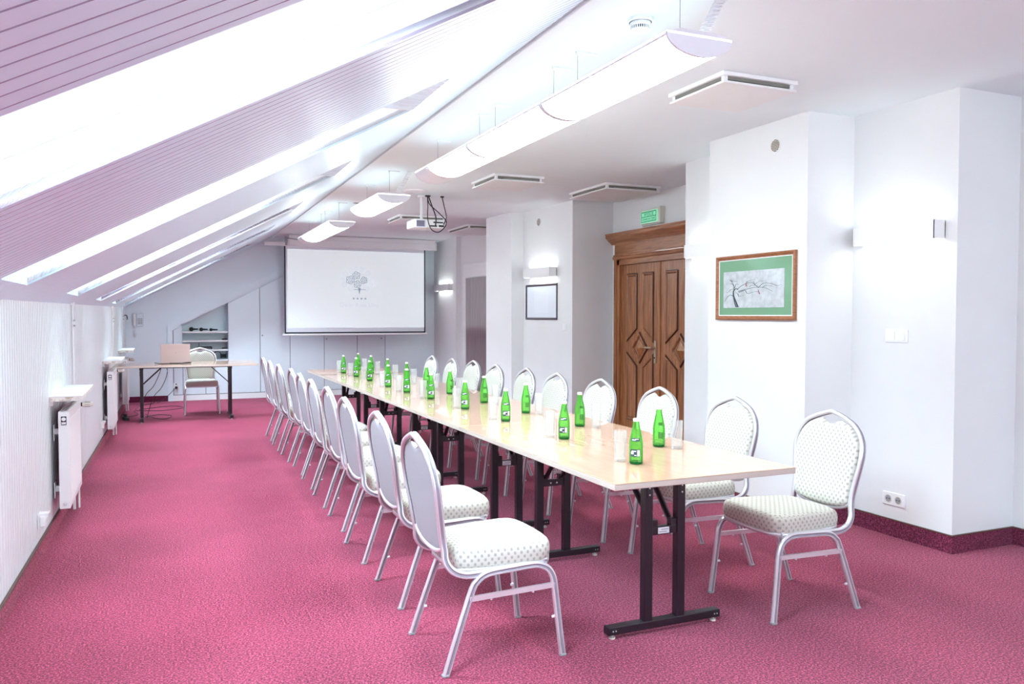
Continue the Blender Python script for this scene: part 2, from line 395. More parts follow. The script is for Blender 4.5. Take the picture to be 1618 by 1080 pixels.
# wall behind the camera with an added glowing fill panel, and the far wall
struct(B().add([(-1, Y0, 0), (5, Y0, 0), (5, Y0, CZ), (1.58, Y0, CZ), (-1, Y0, 1.3)], [(0, 1, 2, 3, 4)]).obj('wall_front', M['wall']))
wf = struct(B().box(1.5, 4.2, Y0, Y0 + .04, .85, 2.35).obj('window_9', M['white']))  # frame of the unseen panel added for frontal fill light
B().box(1.58, 4.12, Y0 + .04, Y0 + .05, .93, 2.27).obj('curtain', M['rearblind'], wf)  # unseen glowing sheet, added as frontal fill

NP = [(.318, .665), (1.01, .665), (1.01, 1.575), (.318, 1.225)]
outer = [Vector((-.75, -.02, 0)), Vector((4.7, -.02, 0)), Vector((4.7, 2.72, 0)), Vector((1.6, 2.72, 0)), Vector((-.75, 1.50, 0))]
hole = [Vector((a, c, 0)) for a, c in NP]
tri = geometry.tessellate_polygon([outer, hole]); pts = outer + hole
b = B(); b.add([(p.x, Y1, p.y) for p in pts], tri)
struct(b.obj('wall_back', M['wallback']))
struct(B().box(kx(14) + .0, .165, Y1 - .014, Y1, 0, .085).box(kx(14), .165, Y1 - .016, Y1, .085, .09).obj('baseboard_back', M['carpet_edge']))
struct(B().box(3.66, 4.55, Y1 - .014, Y1, 0, .09).obj('baseboard_back.001', M['carpet_edge']))

# ================================================================== FITTED CUPBOARDS in the far wall
cu = thing('fitted_cupboard', 'wall of white fitted cupboards under the sloping edge, with an open shelf niche', 'cupboard', (0, Y1, 0))
dg = lambda x: 1.15 + .523 * (x - .18)
b = B()
b.box(.318, 1.01, .34, .35, .665, 1.6)
b.box(.308, .318, 0, .35, .655, 1.25).box(1.01, 1.02, 0, .35, .655, 1.59).box(.308, 1.02, 0, .35, .655, .665)
b.add([(.318, 0, 1.225), (1.01, 0, 1.575), (1.01, .35, 1.575), (.318, .35, 1.225)], [(0, 1, 2, 3)])
b.obj('carcass', M['cab'], cu)
B().prism([(.17, .05), (.17, 1.13), (.316, 1.205), (.316, .657), (1.012, .657), (1.012, 1.57), (2.68, 2.44), (3.65, 2.44), (3.65, .05)], -.004, -.0005, 'y').obj('gap_backing', M['grey'], cu)
for z in (.805, .955, 1.10): B().box(.318, 1.01, .01, .34, z - .012, z + .012).obj('shelf', M['white'], cu)
def cdoor(x0, x1, z0, knob=None):
    t = lambda x: min(dg(x) - .02, 2.47)
    d = B().prism([(x0 + .006, z0), (x1 - .006, z0), (x1 - .006, t(x1)), (x0 + .006, t(x0))] if x1 < 2.72 else [(x0 + .006, z0), (x1 - .006, z0), (x1 - .006, 2.47), (max(x0 + .006, min(2.72, x1)), 2.47), (x0 + .006, t(x0))], -.022, -.004, 'y').obj('door', M['cab'], cu)
    if knob: B().cyl((knob[0], -.034, knob[1]), .013, .012, 'y').cyl((knob[0], -.036, knob[1]), .006, .004, 'y').obj('handle', M['grey'], d)
cdoor(.18, .318, .10)
B().box(.324, .654, -.022, -.004, .10, .655).obj('door', M['cab'], cu)
B().box(.666, 1.004, -.022, -.004, .10, .655).obj('door', M['cab'], cu)
cdoor(1.01, 1.514, .10); cdoor(1.514, 2.0, .10, (1.55, 1.04)); cdoor(2.0, 2.57, .10); cdoor(2.57, 3.14, .10, (2.61, .97)); cdoor(3.14, 3.64, .10, (3.57, .97))
B().prism([(.095, 0), (.17, 0), (.17, 1.16), (2.66, 2.46), (3.64, 2.46), (3.64, .0), (3.72, 0), (3.72, 2.55), (2.64, 2.55), (.095, 1.22)], -.034, 0, 'y').obj('surround', M['wallback'], cu)
B().box(.17, 3.64, -.030, -.004, 0, .088).obj('plinth', M['white'], cu)

# ================================================================== DOORS
def face_x(x, y, z): return Matrix.Translation((x, y, z))
# carved oak double door (flat faces look towards -x)
DX = 4.82
d1 = tag(link('door_1', None), kind='structure'); d1.location = (DX, 7.17, 0); d1['kind'] = 'structure'
def prof_extrude_y(b, prof, y0, y1, mi=0): return b.prism(prof, y0, y1, 'y', mi)
# frame: posts, head
for s in (-1, 1):
    q = B(); ya, yb = (.76, .845) if s > 0 else (-.845, -.76)
    q.rbox(-.06, 0, ya, yb, 0, 2.04, .004); q.rbox(-.075, 0, yb - .04 if s > 0 else ya, yb if s > 0 else ya + .04, 0, 2.04, .006)
    q.rbox(-.082, 0, yb - .018 if s > 0 else ya, yb if s > 0 else ya + .018, 0, 2.04, .004)
    q.obj('door_post', M['wood'], d1)
    q = B(); q.rbox(-.03, 0, .742 * s if s > 0 else -.80, .80 if s > 0 else -.742, 0, 2.0, .002); q.obj('door_jamb', M['wood'], d1)
b = B()
b.prism([(0, 1.945), (-.06, 1.945), (-.06, 2.0), (-.08, 2.01), (-.085, 2.035), (-.075, 2.045), (-.075, 2.06), (-.06, 2.065), (-.06, 2.07), (0, 2.07)], -.87, .87, 'y')
b.obj('door_head', M['wood_h'], d1)
B().rbox(-.062, 0, -.86, .86, 2.07, 2.185, .002).obj('frieze', M['wood_h'], d1)
b = B()
b.prism([(0, 2.182), (-.065, 2.182), (-.068, 2.195), (-.08, 2.198), (-.084, 2.21), (-.098, 2.213), (-.112, 2.232), (-.135, 2.25), (-.142, 2.262), (-.142, 2.285), (-.15, 2.288), (-.15, 2.30), (0, 2.30)], -.93, .93, 'y')
b.obj('cornice', M['wood_h'], d1)
def moulding(poly, wd, ht):
    """raised frame following a closed polygon (y,z), on a face looking to -x"""
    P = [Vector(p) for p in poly]; n = len(P); area = sum(P[i].x * P[(i + 1) % n].y - P[(i + 1) % n].x * P[i].y for i in range(n)); sg = 1 if area > 0 else -1
    def off(d):
        out = []
        for i in range(n):
            d1_ = (P[i] - P[i - 1]).normalized(); d2_ = (P[(i + 1) % n] - P[i]).normalized()
            n1, n2 = Vector((-d1_.y, d1_.x)) * sg, Vector((-d2_.y, d2_.x)) * sg
            k_ = n1 + n2; k_ = k_ / max(k_.dot(n1), .25); out.append(P[i] + k_ * d)
        return out
    rings = [(0, 0, 1), (wd * .22, ht, 0), (wd * .55, ht * 1.15, 0), (wd * .8, ht * .35, 0), (wd, ht * .05, 1)]
    b = B(); vs = []
    for d, h, _ in rings: vs += [(-h, p.x, p.y) for p in off(d)]
    for r_ in range(len(rings) - 1):
        b.add(vs, [(r_ * n + i, r_ * n + (i + 1) % n, (r_ + 1) * n + (i + 1) % n, (r_ + 1) * n + i) for i in range(n)], 1 if r_ in (0, 3) else 0)  # outermost and innermost slopes darkened, moulding shade painted in
    # shadow line painted in dark oak round the outside
    o1, o2 = off(-.006), off(0)
    b.add([(-.0015, p.x, p.y) for p in o1] + [(-.0015, p.x, p.y) for p in o2], [(i, (i + 1) % n, n + (i + 1) % n, n + i) for i in range(n)], 1)
    inner = off(wd)
    b.add([(-.004, p.x, p.y) for p in inner], [tuple(range(n))] if n == 4 else [tuple(t) for t in geometry.tessellate_polygon([[Vector((p.x, p.y, 0)) for p in inner]])], 0)
    return b
for s, yc in ((1, .38), (-1, -.38)):
    leaf = B().rbox(-.022, 0, yc - .376, yc + .376, .01, 1.943, .003).obj('door_leaf', M['wood'], d1)
    def P(poly, nm='panel', wd=.032, ht=.014):
        o = moulding(poly, wd, ht).obj(nm, [M['wood'], M['wood_dark']], leaf); o.location = (-.022, 0, 0)
    for q in (-1, 1):
        a, c = yc + q * .052, yc + q * .268     # inner, outer edge of the panel
        P([(a, 1.84), (c, 1.84), (c, 1.085), (a, 1.232)] if True else [])
        P([(a, .825), (c, .972), (c, .22), (a, .22)])
    P([(yc, 1.20), (yc + .165, 1.025), (yc, .85), (yc - .165, 1.025)], 'diamond_frame', .04, .016)
    pb = B(); pb.add([(-.008, yc, 1.125), (-.008, yc + .094, 1.025), (-.008, yc, .925), (-.008, yc - .094, 1.025), (-.045, yc, 1.025)], [(0, 1, 4), (1, 2, 4), (2, 3, 4), (3, 0, 4)])
    o = pb.obj('diamond_stud', M['wood'], leaf); o.location = (-.022, 0, 0)
    if s > 0:
        hd = B().rbox(-.012, 0, .055, .095, .872, 1.112, .006).cyl((-.05, .075, 1.035), .010, .045, 'x').rbox(-.062, -.045, .07, .205, 1.024, 1.045, .005).cyl((-.016, .075, .93), .009, .006, 'x', mi=1)
        o = hd.obj('handle', [M['brass'], M['dark']], leaf); o.location = (-.022, 0, 0)
    else:
        o = B().rbox(-.026, 0, -.735, -.712, .32, .44, .004).obj('hinge', M['brass'], leaf); o.location = (-.01, 0, 0)
B().rbox(-.036, -.02, -.018, .018, .01, 1.943, .005).obj('meeting_bead', M['wood'], d1)
# plain brown door beyond, in its white lining
d2 = tag(link('door_2', None), kind='structure'); d2.location = (4.64, 11.6, 0); d2.rotation_euler = (0, 0, math.atan2(.06, 2.55))
B().rbox(-.03, 0, -1.35, 1.0, 1.99, 2.20, .003).rbox(-.03, 0, .90, 1.02, 0, 2.0, .003).obj('door_lining', M['white'], d2)
B().rbox(-.022, 0, .62, .895, 0, 1.98, .002).obj('door_leaf', M['walnut'], d2)
o = B().rbox(-.03, 0, -.55, .61, 0, 1.98, .002).obj('door_leaf', M['walnut'], d2)
B().rbox(-.03, 0, -1.3, -.56, 0, 1.98, .002).obj('door_leaf', M['walnut'], d2)
B().cyl((-.034, -.2, 1.9), .012, .004, 'x').obj('door_stud', M['grey'], d2)

# ================================================================== SILLS, RADIATORS, BLIND RODS by the knee wall
def sill(y0, y1, z, label):
    t = thing('window_sill_shelf', label, 'shelf', (kx(y0), y0, z), 0, 'marble ledges on the ribbed wall')
    L = y1 - y0; b = B().box(.0, .185, 0, L, -.03, -.004)
    b.obj('slab', M['marble'], t); B().rbox(.0, .188, -.002, L + .002, -.004, .002, .001).obj('slab_top', M['sillwhite'], t)
    B().box(0, .02, .03, L - .03, -.06, -.03).obj('bracket', M['whitem'], t)
sill(5.75, 6.67, .868, 'marble ledge above the radiator closest to the camera')
sill(9.65, 10.6, .885, 'marble ledge above the middle radiator, left of the desk')
sill(12.2, 13.0, .895, 'small marble ledge on the ribbed wall near the telephone')
def radiator(y0, L, label, z0=.155, H=.615):
    t = thing('radiator', label, 'radiator', (kx(y0) + .045, y0, z0), 0, 'white panel radiators')
    W_ = .062; b = B()
    b.rbox(W_ - .012, W_, 0, L, 0, H, .005); b.rbox(0, .012, 0, L, 0, H, .005)
    yy = .06
    while yy < L - .08:                                   # pressed channels
        b.rbox(W_ - .002, W_ + .003, yy, yy + .018, .04, H - .05, .002, seg=1); yy += .034
    b.obj('panel', M['white'], t)
    B().rbox(0, W_, -.004, .008, 0, H, .003).obj('end_cover', M['white'], t)
    B().rbox(0, W_, L - .008, L + .004, 0, H, .003).obj('end_cover', M['white'], t)
    g = B(); yy = .02
    for i in range(4): g.box(.010 + i * .013, .015 + i * .013, .01, L - .01, H - .004, H + .003)
    while yy < L: g.box(.004, W_ - .004, yy, yy + .006, H - .003, H + .002); yy += .06
    g.obj('top_grille', M['white'], t)
    B().box(.006, W_ - .006, .01, L - .01, H - .02, H - .012).obj('core', M['dark'], t)
    e = B().box(.016, .046, -.0065, -.004, H - .085, H - .03).obj('badge', M['dark'], t)
    B().cyl((.031, -.0085, H - .047), .012, .004, 'y', 20).box(.019, .043, -.008, -.0065, H - .080, H - .066).obj('badge_mark', M['whitem'], e)
    B().cyl((.031, -.006, .03), .013, .006, 'y', 16).cyl((.031, -.012, .03), .006, .008, 'y', 12).obj('drain_plug', M['chrome'], t)
    v = B().cyl((.035, L, H - .04), .012, .05, 'y', mi=1).cyl((.035, L + .03, H - .04), .014, .05, 'x', mi=1)
    v.cyl((.07, L + .03, H - .04), .019, .055, 'x').cyl((.125, L + .03, H - .04), .0165, .012, 'x')
    for a in range(8):
        an = a * PI / 4; v.box(.085, .12, L + .03 + .019 * math.cos(an) - .002, L + .03 + .019 * math.cos(an) + .002, H - .04 + .019 * math.sin(an) - .002, H - .04 + .019 * math.sin(an) + .002, 2)
    v.obj('thermostat_valve', [M['beige'], M['dark'], M['grey']], t)
    for zz in (.10, H - .15): B().rbox(-.03, .0, .06, .10, zz, zz + .035, .003).rbox(-.034, -.028, .05, .11, zz - .04, zz + .06, .002).obj('wall_bracket', M['whitem'], t)
    B().rbox(.012, .03, L - .12, L - .10, -z0, .02, .003).cyl((.046, L - .06, -z0), .008, z0 + .02).obj('supply_pipe', M['white'], t)
radiator(5.78, .80, 'white panel radiator closest to the camera, under the first marble ledge')
radiator(9.62, .80, 'white panel radiator between the first one and the desk')
radiator(12.25, .70, 'white panel radiator beyond the far end of the desk')
def rod(y, z1, label, hook=False):
    x = kx(y) + .012
    t = thing('blind_pole', label, 'pole', (x, y, z1 - .03), 0, 'hanging blind poles')
    b = B().cyl((0, 0, -.62), .005, .62, n=8).cyl((.0, .03, -.62), .005, .60, n=8)
    b.obj('pole', M['chrome'] if hook else M['whitem'], t)
    B().rbox(-.012, .012, -.02, .05, -.02, .02, .003).rbox(-.008, .012, -.01, .04, -.165, -.155, .002).cyl((0.01, .0, -.14), .008, .012, n=8, mi=1).cyl((0.01, .0, -.18), .008, .012, n=8, mi=1).obj('clip', [M['whitem'], M['grey']], t)
    if hook: B().tube([(.02, 0, -.12), (.05, 0, -.115), (.06, 0, -.14), (.06, 0, -.18)], .007).obj('hook', M['rubber'], t)
rod(6.95, 1.50, 'white blind pole hanging just past the first marble ledge')
rod(11.1, 1.50, 'white blind pole hanging over the middle stretch of the ribbed wall')
rod(13.1, 1.52, 'dark hooked blind pole near the telephone corner', True)
def wallsock_left(y, z, label):
    x = kx(y); t = thing('wall_socket', label, 'socket', (x, y, z))
    B().rbox(0, .008, -.045, .045, -.045, .045, .004).obj('plate', M['white'], t)
    B().rbox(.008, .04, -.035, .02, -.03, .035, .008).prism([(.008, -.03), (.05, .03), (.055, .045), (.008, .045)], -.03, .03, 'y').obj('hinged_lid', M['white'], t)
wallsock_left(5.27, .205, 'hooded white socket low on the ribbed wall before the radiators')
wallsock_left(9.3, .24, 'hooded white socket low on the ribbed wall beside the middle radiator')

# ================================================================== CEILING FITTINGS
LX = 1.915
def lamp(y0, L, label, far_tip=0, cord=False):
    t = thing('linear_lamp', label, 'ceiling lamp', (LX, y0, CZ), 0, 'hanging linear ceiling lamps')
    hw, zr, dp = .15, 2.452 - CZ, .078
    prof = [(hw * math.sin(a), zr - dp * math.cos(a)) for a in [(-.5 + i / 16) * PI for i in range(17)]]; lit = prof[1:-1]
    def shell(ya, yb, th, m, nm, prof=prof):
        b = B(); n_ = len(prof); ins = [(x * .94, z + th) for x, z in prof]
        vs = [(x, y, z) for y in (ya, yb) for x, z in prof + ins[::-1]]; k_ = 2 * n_
        b.add(vs, [(i, (i + 1) % k_, k_ + (i + 1) % k_, k_ + i) for i in range(k_)], 0, True)
        b.add(vs, [tuple(range(k_)), tuple(range(2 * k_ - 1, k_ - 1, -1))]); return b.obj(nm, m, t)
    Le = L - far_tip
    shell(.012, Le, .008, M['lamp'], 'diffuser', lit)
    for e_ in (prof[:2], prof[-2:]): shell(.012, Le, .004, M['lampoff'], 'edge_rim', e_)
    if far_tip:
        shell(Le, L, .006, M['lampoff'], 'end_tray'); B().box(-.02, .05, Le + .02, L - .03, zr - dp + .02, zr - dp + .035).obj('ballast', M['grey'], t)
    for yy in (0, L):
        B().prism([(x * 1.01, z - .002) for x, z in prof] + [(hw * .6, zr + .018), (-hw * .6, zr + .018)], yy, yy + .012, 'y').obj('end_cap', M['lampoff'], t)
    B().box(-hw, hw, .0, L, zr - .006, zr + .002).obj('reflector', M['uplight'], t)
    for yy in (.12, L - .12):
        B().cyl((-.01, yy, zr), .0016, -zr, n=6).obj('wire', M['grey'], t)
        B().rbox(-.02, .09, yy - .006, yy + .006, -.01, 0, .002).cyl((-.01, yy, -.02), .007, .02, n=10).obj('ceiling_hook', M['whitem'], t)
    if cord:
        pts = [(.05 + .0 + .022 * math.cos(k * .8) + .0012 * k, .06 + .022 * math.sin(k * .8), zr + .02 + k * .0021) for k in range(100)]
        B().tube(pts, .003, 5).obj('coiled_cord', M['lampoff'], t)
lamp(2.60, 1.10, 'lit hanging linear lamp closest to the camera, with a coiled cord', cord=True)
lamp(3.725, 1.05, 'lit hanging linear lamp, middle of the long joined run of three')
lamp(4.80, 1.10, 'lit hanging linear lamp ending the joined run of three, its far tip unlit', far_tip=.32)
lamp(7.05, 1.10, 'single lit hanging linear lamp between two gaps, near the round ceiling speaker', cord=True)
lamp(9.30, 1.10, 'lit hanging linear lamp, nearer of the joined pair before the projection screen')
lamp(10.43, 1.15, 'lit hanging linear lamp touching the view of the projection screen box, tip unlit', far_tip=.35)

def cassette(x, y, label, s=.50, rz=0, s2=None):
    t = thing('air_conditioner', label, 'air conditioner', (x, y, CZ), rz, 'square ceiling air conditioners')
    s2 = s2 or s; a, c = s / 2, s2 / 2
    b = B().rbox(-a - .02, a + .02, -c - .02, c + .02, -.022, 0, .004); b.obj('frame', M['white'], t)
    B().box(-a, a, -c, c, -.040, -.022).obj('air_slot', M['slot'], t)
    v = B()
    for s_ in (-1, 1):
        v.rbox(-a + .09, a - .03, s_ * (c - .022) - .01, s_ * (c - .022) + .01, -.047, -.030, .003); v.rbox(s_ * (a - .022) - .01, s_ * (a - .022) + .01, -c + .09, c - .03, -.047, -.030, .003)
    v.obj('louvre', M['beige'], t)
    B().rbox(-a - .015, a + .015, -c - .015, c + .015, -.062, -.048, .005).obj('cover_panel', M['wall'], t)
    for sx in (-1, 1):
        for sy in (-1, 1): B().box(sx * (a - .01) - .012, sx * (a - .01) + .012, sy * (c - .01) - .012, sy * (c - .01) + .012, -.05, -.02).obj('corner_clip', M['white'], t)
cassette(3.01, 3.79, 'square ceiling air conditioner closest to the camera, above the framed tree picture', .47)
cassette(4.33, 7.33, 'square ceiling air conditioner in front of the carved double door', .60, 0, .74)
cassette(3.07, 7.20, 'square ceiling air conditioner just past the end of the three joined lamps', .47, 0, .56)
cassette(3.16, 10.5, 'square ceiling air conditioner beside the ceiling projector', .60, 0, .56)
cassette(4.36, 11.35, 'square ceiling air conditioner above the brown far door', .60, 0, .86)
# smoke detector
t = thing('smoke_detector', 'round white smoke detector on the ceiling above the lamps', 'smoke detector', (1.95, 3.08, CZ))
B().lathe([(0, -.0), (.052, 0), (.054, -.014), (.05, -.018)], n=28).obj('base', M['white'], t)
B().lathe([(.046, -.018), (.047, -.03), (.043, -.036)], n=28).lathe([(.043, -.048), (.036, -.058), (.0, -.060)], n=28).obj('head', M['white'], t)
B().lathe([(.038, -.034), (.038, -.05)], n=28).obj('chamber', M['dark'], t)
b = B()
for i in range(28):
    a = 2 * PI * i / 28; b.box(-.002, .002, .038, .044, -.05, -.034, T=Matrix.Rotation(a, 4, 'Z'))
b.obj('fin', M['white'], t)
t = thing('ceiling_speaker', 'round flush white speaker in the ceiling near the projector', 'speaker', (2.46, 8.22, CZ))
B().lathe([(0, -.012), (.10, -.012), (.105, -.008)], n=32).obj('grille', M['grey'] if False else M['lampoff'], t)
B().lathe([(.104, -.012), (.122, -.010), (.125, 0)], n=32).obj('rim', M['white'], t)
t = thing('spotlight', 'tiny dark round downlight in the ceiling beside the far lamps', 'downlight', (2.096, 9.37, CZ))
B().lathe([(0, -.004), (.035, -.006), (.042, 0)], n=20).obj('lens', M['dark'], t); B().lathe([(.041, -.006), (.052, -.004), (.054, 0)], n=20).obj('rim', M['white'], t)
# projector
t = thing('projector', 'white projector hanging from the ceiling with looping black cables', 'projector', (2.66, 8.55, CZ))
B().rbox(-.16, .19, -.14, .14, -.36, -.265, .014, seg=3).obj('body', M['white'], t)
v = B()
for i in range(7): v.box(-.125 + i * .012, -.118 + i * .012, -.1425, -.139, -.345, -.285)
v
v.obj('vent_slots', M['dark'], t)
for q in ((.02, .10, -.345, -.33), (.06, .17, -.305, -.29), (.12, .18, -.345, -.325)): B().box(q[0], q[1], -.143, -.139, q[2], q[3]).obj('port', M['dark'], t)
B().rbox(-.13, -.03, -.1415, -.138, -.35, -.28, .001).obj('vent_panel', mat('violet_grey', (.45, .42, .62), .5), t)
B().cyl((-.03, 0, -.27), .018, .27).cyl((-.03, 0, -.02), .05, .02).box(-.09, .05, -.02, .02, -.275, -.262).obj('mount', M['white'], t)
c_ = B()
c_.tube(smoothpath([(.02, -.05, 0), (.03, -.10, -.10), (.12, -.16, -.20), (.20, -.17, -.30), (.12, -.17, -.40), (.03, -.17, -.38), (-.01, -.16, -.27), (.01, -.10, -.12), (.02, -.05, 0)]), .0055, 6)
c_.tube(smoothpath([(.03, -.05, 0), (.05, -.12, -.12), (.08, -.16, -.24), (.08, -.15, -.335)]), .007, 6)
c_.tube(smoothpath([(.19, -.05, -.01), (.19, -.12, -.12), (.20, -.16, -.24), (.17, -.15, -.32)]), .005, 6)
c_.cyl((.025, -.05, -.012), .03, .012).cyl((.19, -.05, -.012), .02, .012)
c_.obj('cable', M['cable'], t)

# ================================================================== PROJECTION SCREEN
SY = 13.5
t = thing('projection_screen', 'large pull-down projection screen showing a rose tree logo', 'projection screen', (3.04, SY, 0))
sx0, sx1 = -1.20, 1.175
b = B().rbox(-1.12, 1.34, -.06, .06, 2.50, 2.61, .01).rbox(-1.12, 1.34, -.05, .06, 2.60, 2.675, .004); b.obj('housing', M['white'], t)
B().rbox(1.34, 1.365, -.065, .065, 2.495, 2.62, .006).rbox(-1.145, -1.12, -.065, .065, 2.495, 2.62, .006).obj('housing_end', M['whitem'], t)
B().box(sx0, sx1, -.002, .002, 1.07, 2.50).obj('cloth', M['screen_cloth'], t)
B().box(sx0, sx0 + .022, -.005, -.002, 1.075, 2.50).box(sx1 - .022, sx1, -.005, -.002, 1.075, 2.50).box(sx0, sx1, -.005, -.002, 1.075, 1.10).obj('border', M['screen_edge'], t)
B().rbox(sx0 - .03, sx1 + .03, -.015, .015, 1.045, 1.076, .006).obj('bottom_bar', M['white'], t)
im = B().box(sx0 + .05, sx1 - .022, -.006, -.004, 1.17, 2.45).obj('image', M['image'], t)
lg = B(); cx, cz = .0, 1.985
def ring(b, x, z, r, wd, n=20, ph=0, mi=0, wob=.12):
    vs = []
    for i in range(n):
        a = 2 * PI * i / n
        for rr in (r * (1 + wob * math.sin(5 * a + ph)), r * (1 + wob * math.sin(5 * a + ph)) - wd): vs.append((x + rr * math.cos(a), -.0085, z + rr * math.sin(a)))
    b.add(vs, [(2 * i, 2 * ((i + 1) % n), 2 * ((i + 1) % n) + 1, 2 * i + 1) for i in range(n)], mi)
for (px, py, r, st) in [(562, 438.5, 6, 1), (552, 446, 6.4, 1), (563.5, 452.5, 6, 1), (574, 446, 5.5, 1), (554, 431.5, 4.5, 0), (561.5, 428, 3.3, 0), (570, 429, 4, 0), (580, 435, 4.5, 0),
                        (584.5, 444, 3.6, 0), (585, 452.5, 3.4, 0), (577.5, 458.5, 5, 0), (553, 459, 4.4, 0), (543, 453, 4.4, 0), (540.5, 444.5, 3, 0), (545, 437, 4.2, 0)]:
    x = (px - 564.5) * .01065; z = 1.985 - (py - 444) * .0106; rr = r * .0106
    for q, wd in ((1, .009), (.66, .007), (.33, .006)): ring(lg, x, z, rr * q, wd, ph=px + q * 9, mi=0 if st else 1)
lg.box(-.07, .13, -.0085, -.007, 1.802, 1.810).add([(.0, -.0085, 1.83), (.045, -.0085, 1.83), (.026, -.0085, 1.735), (.02, -.0085, 1.735)], [(0, 1, 2, 3)])
lg.obj('logo', [M['print'], M['print2']], im)
st = B()
for i in range(4):
    x = -.075 + i * .066; z = 1.655; vs = [(x + (.024 if k % 2 == 0 else .0095) * math.sin(k * PI / 5), -.0085, z + (.024 if k % 2 == 0 else .0095) * math.cos(k * PI / 5)) for k in range(10)] + [(x, -.0085, z)]
    st.add(vs, [(k, (k + 1) % 10, 10) for k in range(10)])
st.obj('star', M['print'], im)
text('lettering', 'Dwór Rosa Umy', .098, M['print2'], im, frame_to((.025, -.0085, 1.545), (1, 0, 0), (0, 0, 1)))
# bracket left of the screen box
t = thing('ceiling_bracket', 'white metal bracket and cable beside the screen box under the slope', 'bracket', (1.83, 13.45, 2.55))
B().rbox(-.30, .06, -.02, .02, -.06, .0, .004).obj('arm', M['whitem'], t); B().rbox(.02, .05, -.025, .025, -.05, .09, .003).obj('clamp', M['grey'], t)
B().tube(smoothpath([(.03, 0, .07), (.12, -.03, .06), (.22, -.03, .05), (.34, -.02, .09), (.46, 0, .10)]), .004, 5).obj('cable', M['cable'], t)

# ================================================================== SCONCES, PICTURES, SWITCHES (right-hand wall)
def sconce(x, y0, L, z, label, H=.108, rz=0):
    t = thing('wall_lamp', label, 'wall lamp', (x, y0, z), rz, 'white box wall lamps')
    D = .095
    B().box(-D, -D + .004, 0, L, 0, H).box(-D, 0, 0, .004, 0, H).box(-D, 0, L - .004, L, 0, H).box(-.006, 0, 0, L, .01, H - .01).obj('housing', M['white'], t)
    B().box(-D + .01, -.012, .02, L - .02, H - .030, H - .022).obj('top_diffuser', M['sconce_tube'], t)
    B().box(-D + .01, -.012, .02, L - .02, .022, .030).obj('bottom_diffuser', M['sconce_tube'], t)
    B().cyl((-.05, .07, H - .022), .004, .045, n=8).obj('screw', M['chrome'], t)
sconce(4.195, 3.335, .60, 1.828, 'white box wall lamp above the double switch')
sconce(4.145, 5.10, .60, 1.86, 'white box wall lamp half hidden behind the pillar, beside the carved door')
sconce(4.262, 8.52, .68, 1.838, 'white box wall lamp above the dark-framed picture', rz=.045)
sconce(4.54, 12.95, .80, 1.80, 'white box wall lamp beside the projection screen')
def picture(x, y0, y1, z0, z1, wd, mf, label, rz=0):
    t = thing('framed_picture', label, 'picture', (x, (y0 + y1) / 2, z0), rz); a = (y1 - y0) / 2; H = z1 - z0
    b = B()
    pr = [(0, 0), (-.022, 0), (-.026, wd * .3), (-.018, wd * .8), (-.014, wd), (0, wd)]
    for (p0, p1, ax) in ((0, 0, 'b'), (0, 0, 't')):
        zz = 0 if ax == 'b' else H; s_ = 1 if ax == 'b' else -1
        b.add([(px, yy, zz + s_ * q) for yy, ins in ((-a, 1), (a, -1)) for px, q in pr for yy2 in (0,)], []) if False else None
        vs = []
        for sy in (-1, 1):
            for px, q in pr: vs.append((px, sy * (a - q), zz + s_ * q))
        b.add(vs, [(i, i + 1, 6 + i + 1, 6 + i) for i in range(5)])
    for sy in (-1, 1):
        vs = []
        for top in (0, 1):
            for px, q in pr: vs.append((px, sy * (a - q), (H - q) if top else q))
        b.add(vs, [(i, i + 1, 6 + i + 1, 6 + i) for i in range(5)])
    b.obj('frame', mf, t); return t, a, H
t, a, H = picture(3.80, 4.10, 4.915, 1.348, 1.806, .028, M['gilt'], 'wood-framed picture of a bare tree on a green mount, on the pillar')
t.location.y = 4.508
B().box(-.012, -.002, -a + .02, a - .02, .02, H - .02).obj('mount', M['matgreen'], t)
sl = B()
for z_ in (.028, H - .034): sl.box(-.0135, -.012, -a + .028, a - .028, z_, z_ + .006)
for y_ in (-a + .028, a - .034): sl.box(-.0135, -.012, y_, y_ + .006, .028, H - .028)
sl.obj('slip', M['white'], t)
pa = B().box(-.0145, -.012, -.305, .325, .085, .345).obj('paper', M['paper'], t)
dr = B(); rd = B()
def stroke(b, pts, w0, w1):
    pts = smoothpath([(p[0], p[1], 0) for p in pts], 4); n_ = len(pts); vs = []
    for i, p in enumerate(pts):
        d = (pts[min(i + 1, n_ - 1)] - pts[max(i - 1, 0)]).normalized(); nn = Vector((-d.y, d.x, 0)); w_ = (w0 + (w1 - w0) * i / (n_ - 1)) / 2
        for s_ in (1, -1): q = p + nn * w_ * s_; vs.append((-.0155, .325 - q.x * .63, .085 + q.y * .26))
    b.add(vs, [(2 * i, 2 * i + 2, 2 * i + 3, 2 * i + 1) for i in range(n_ - 1)])
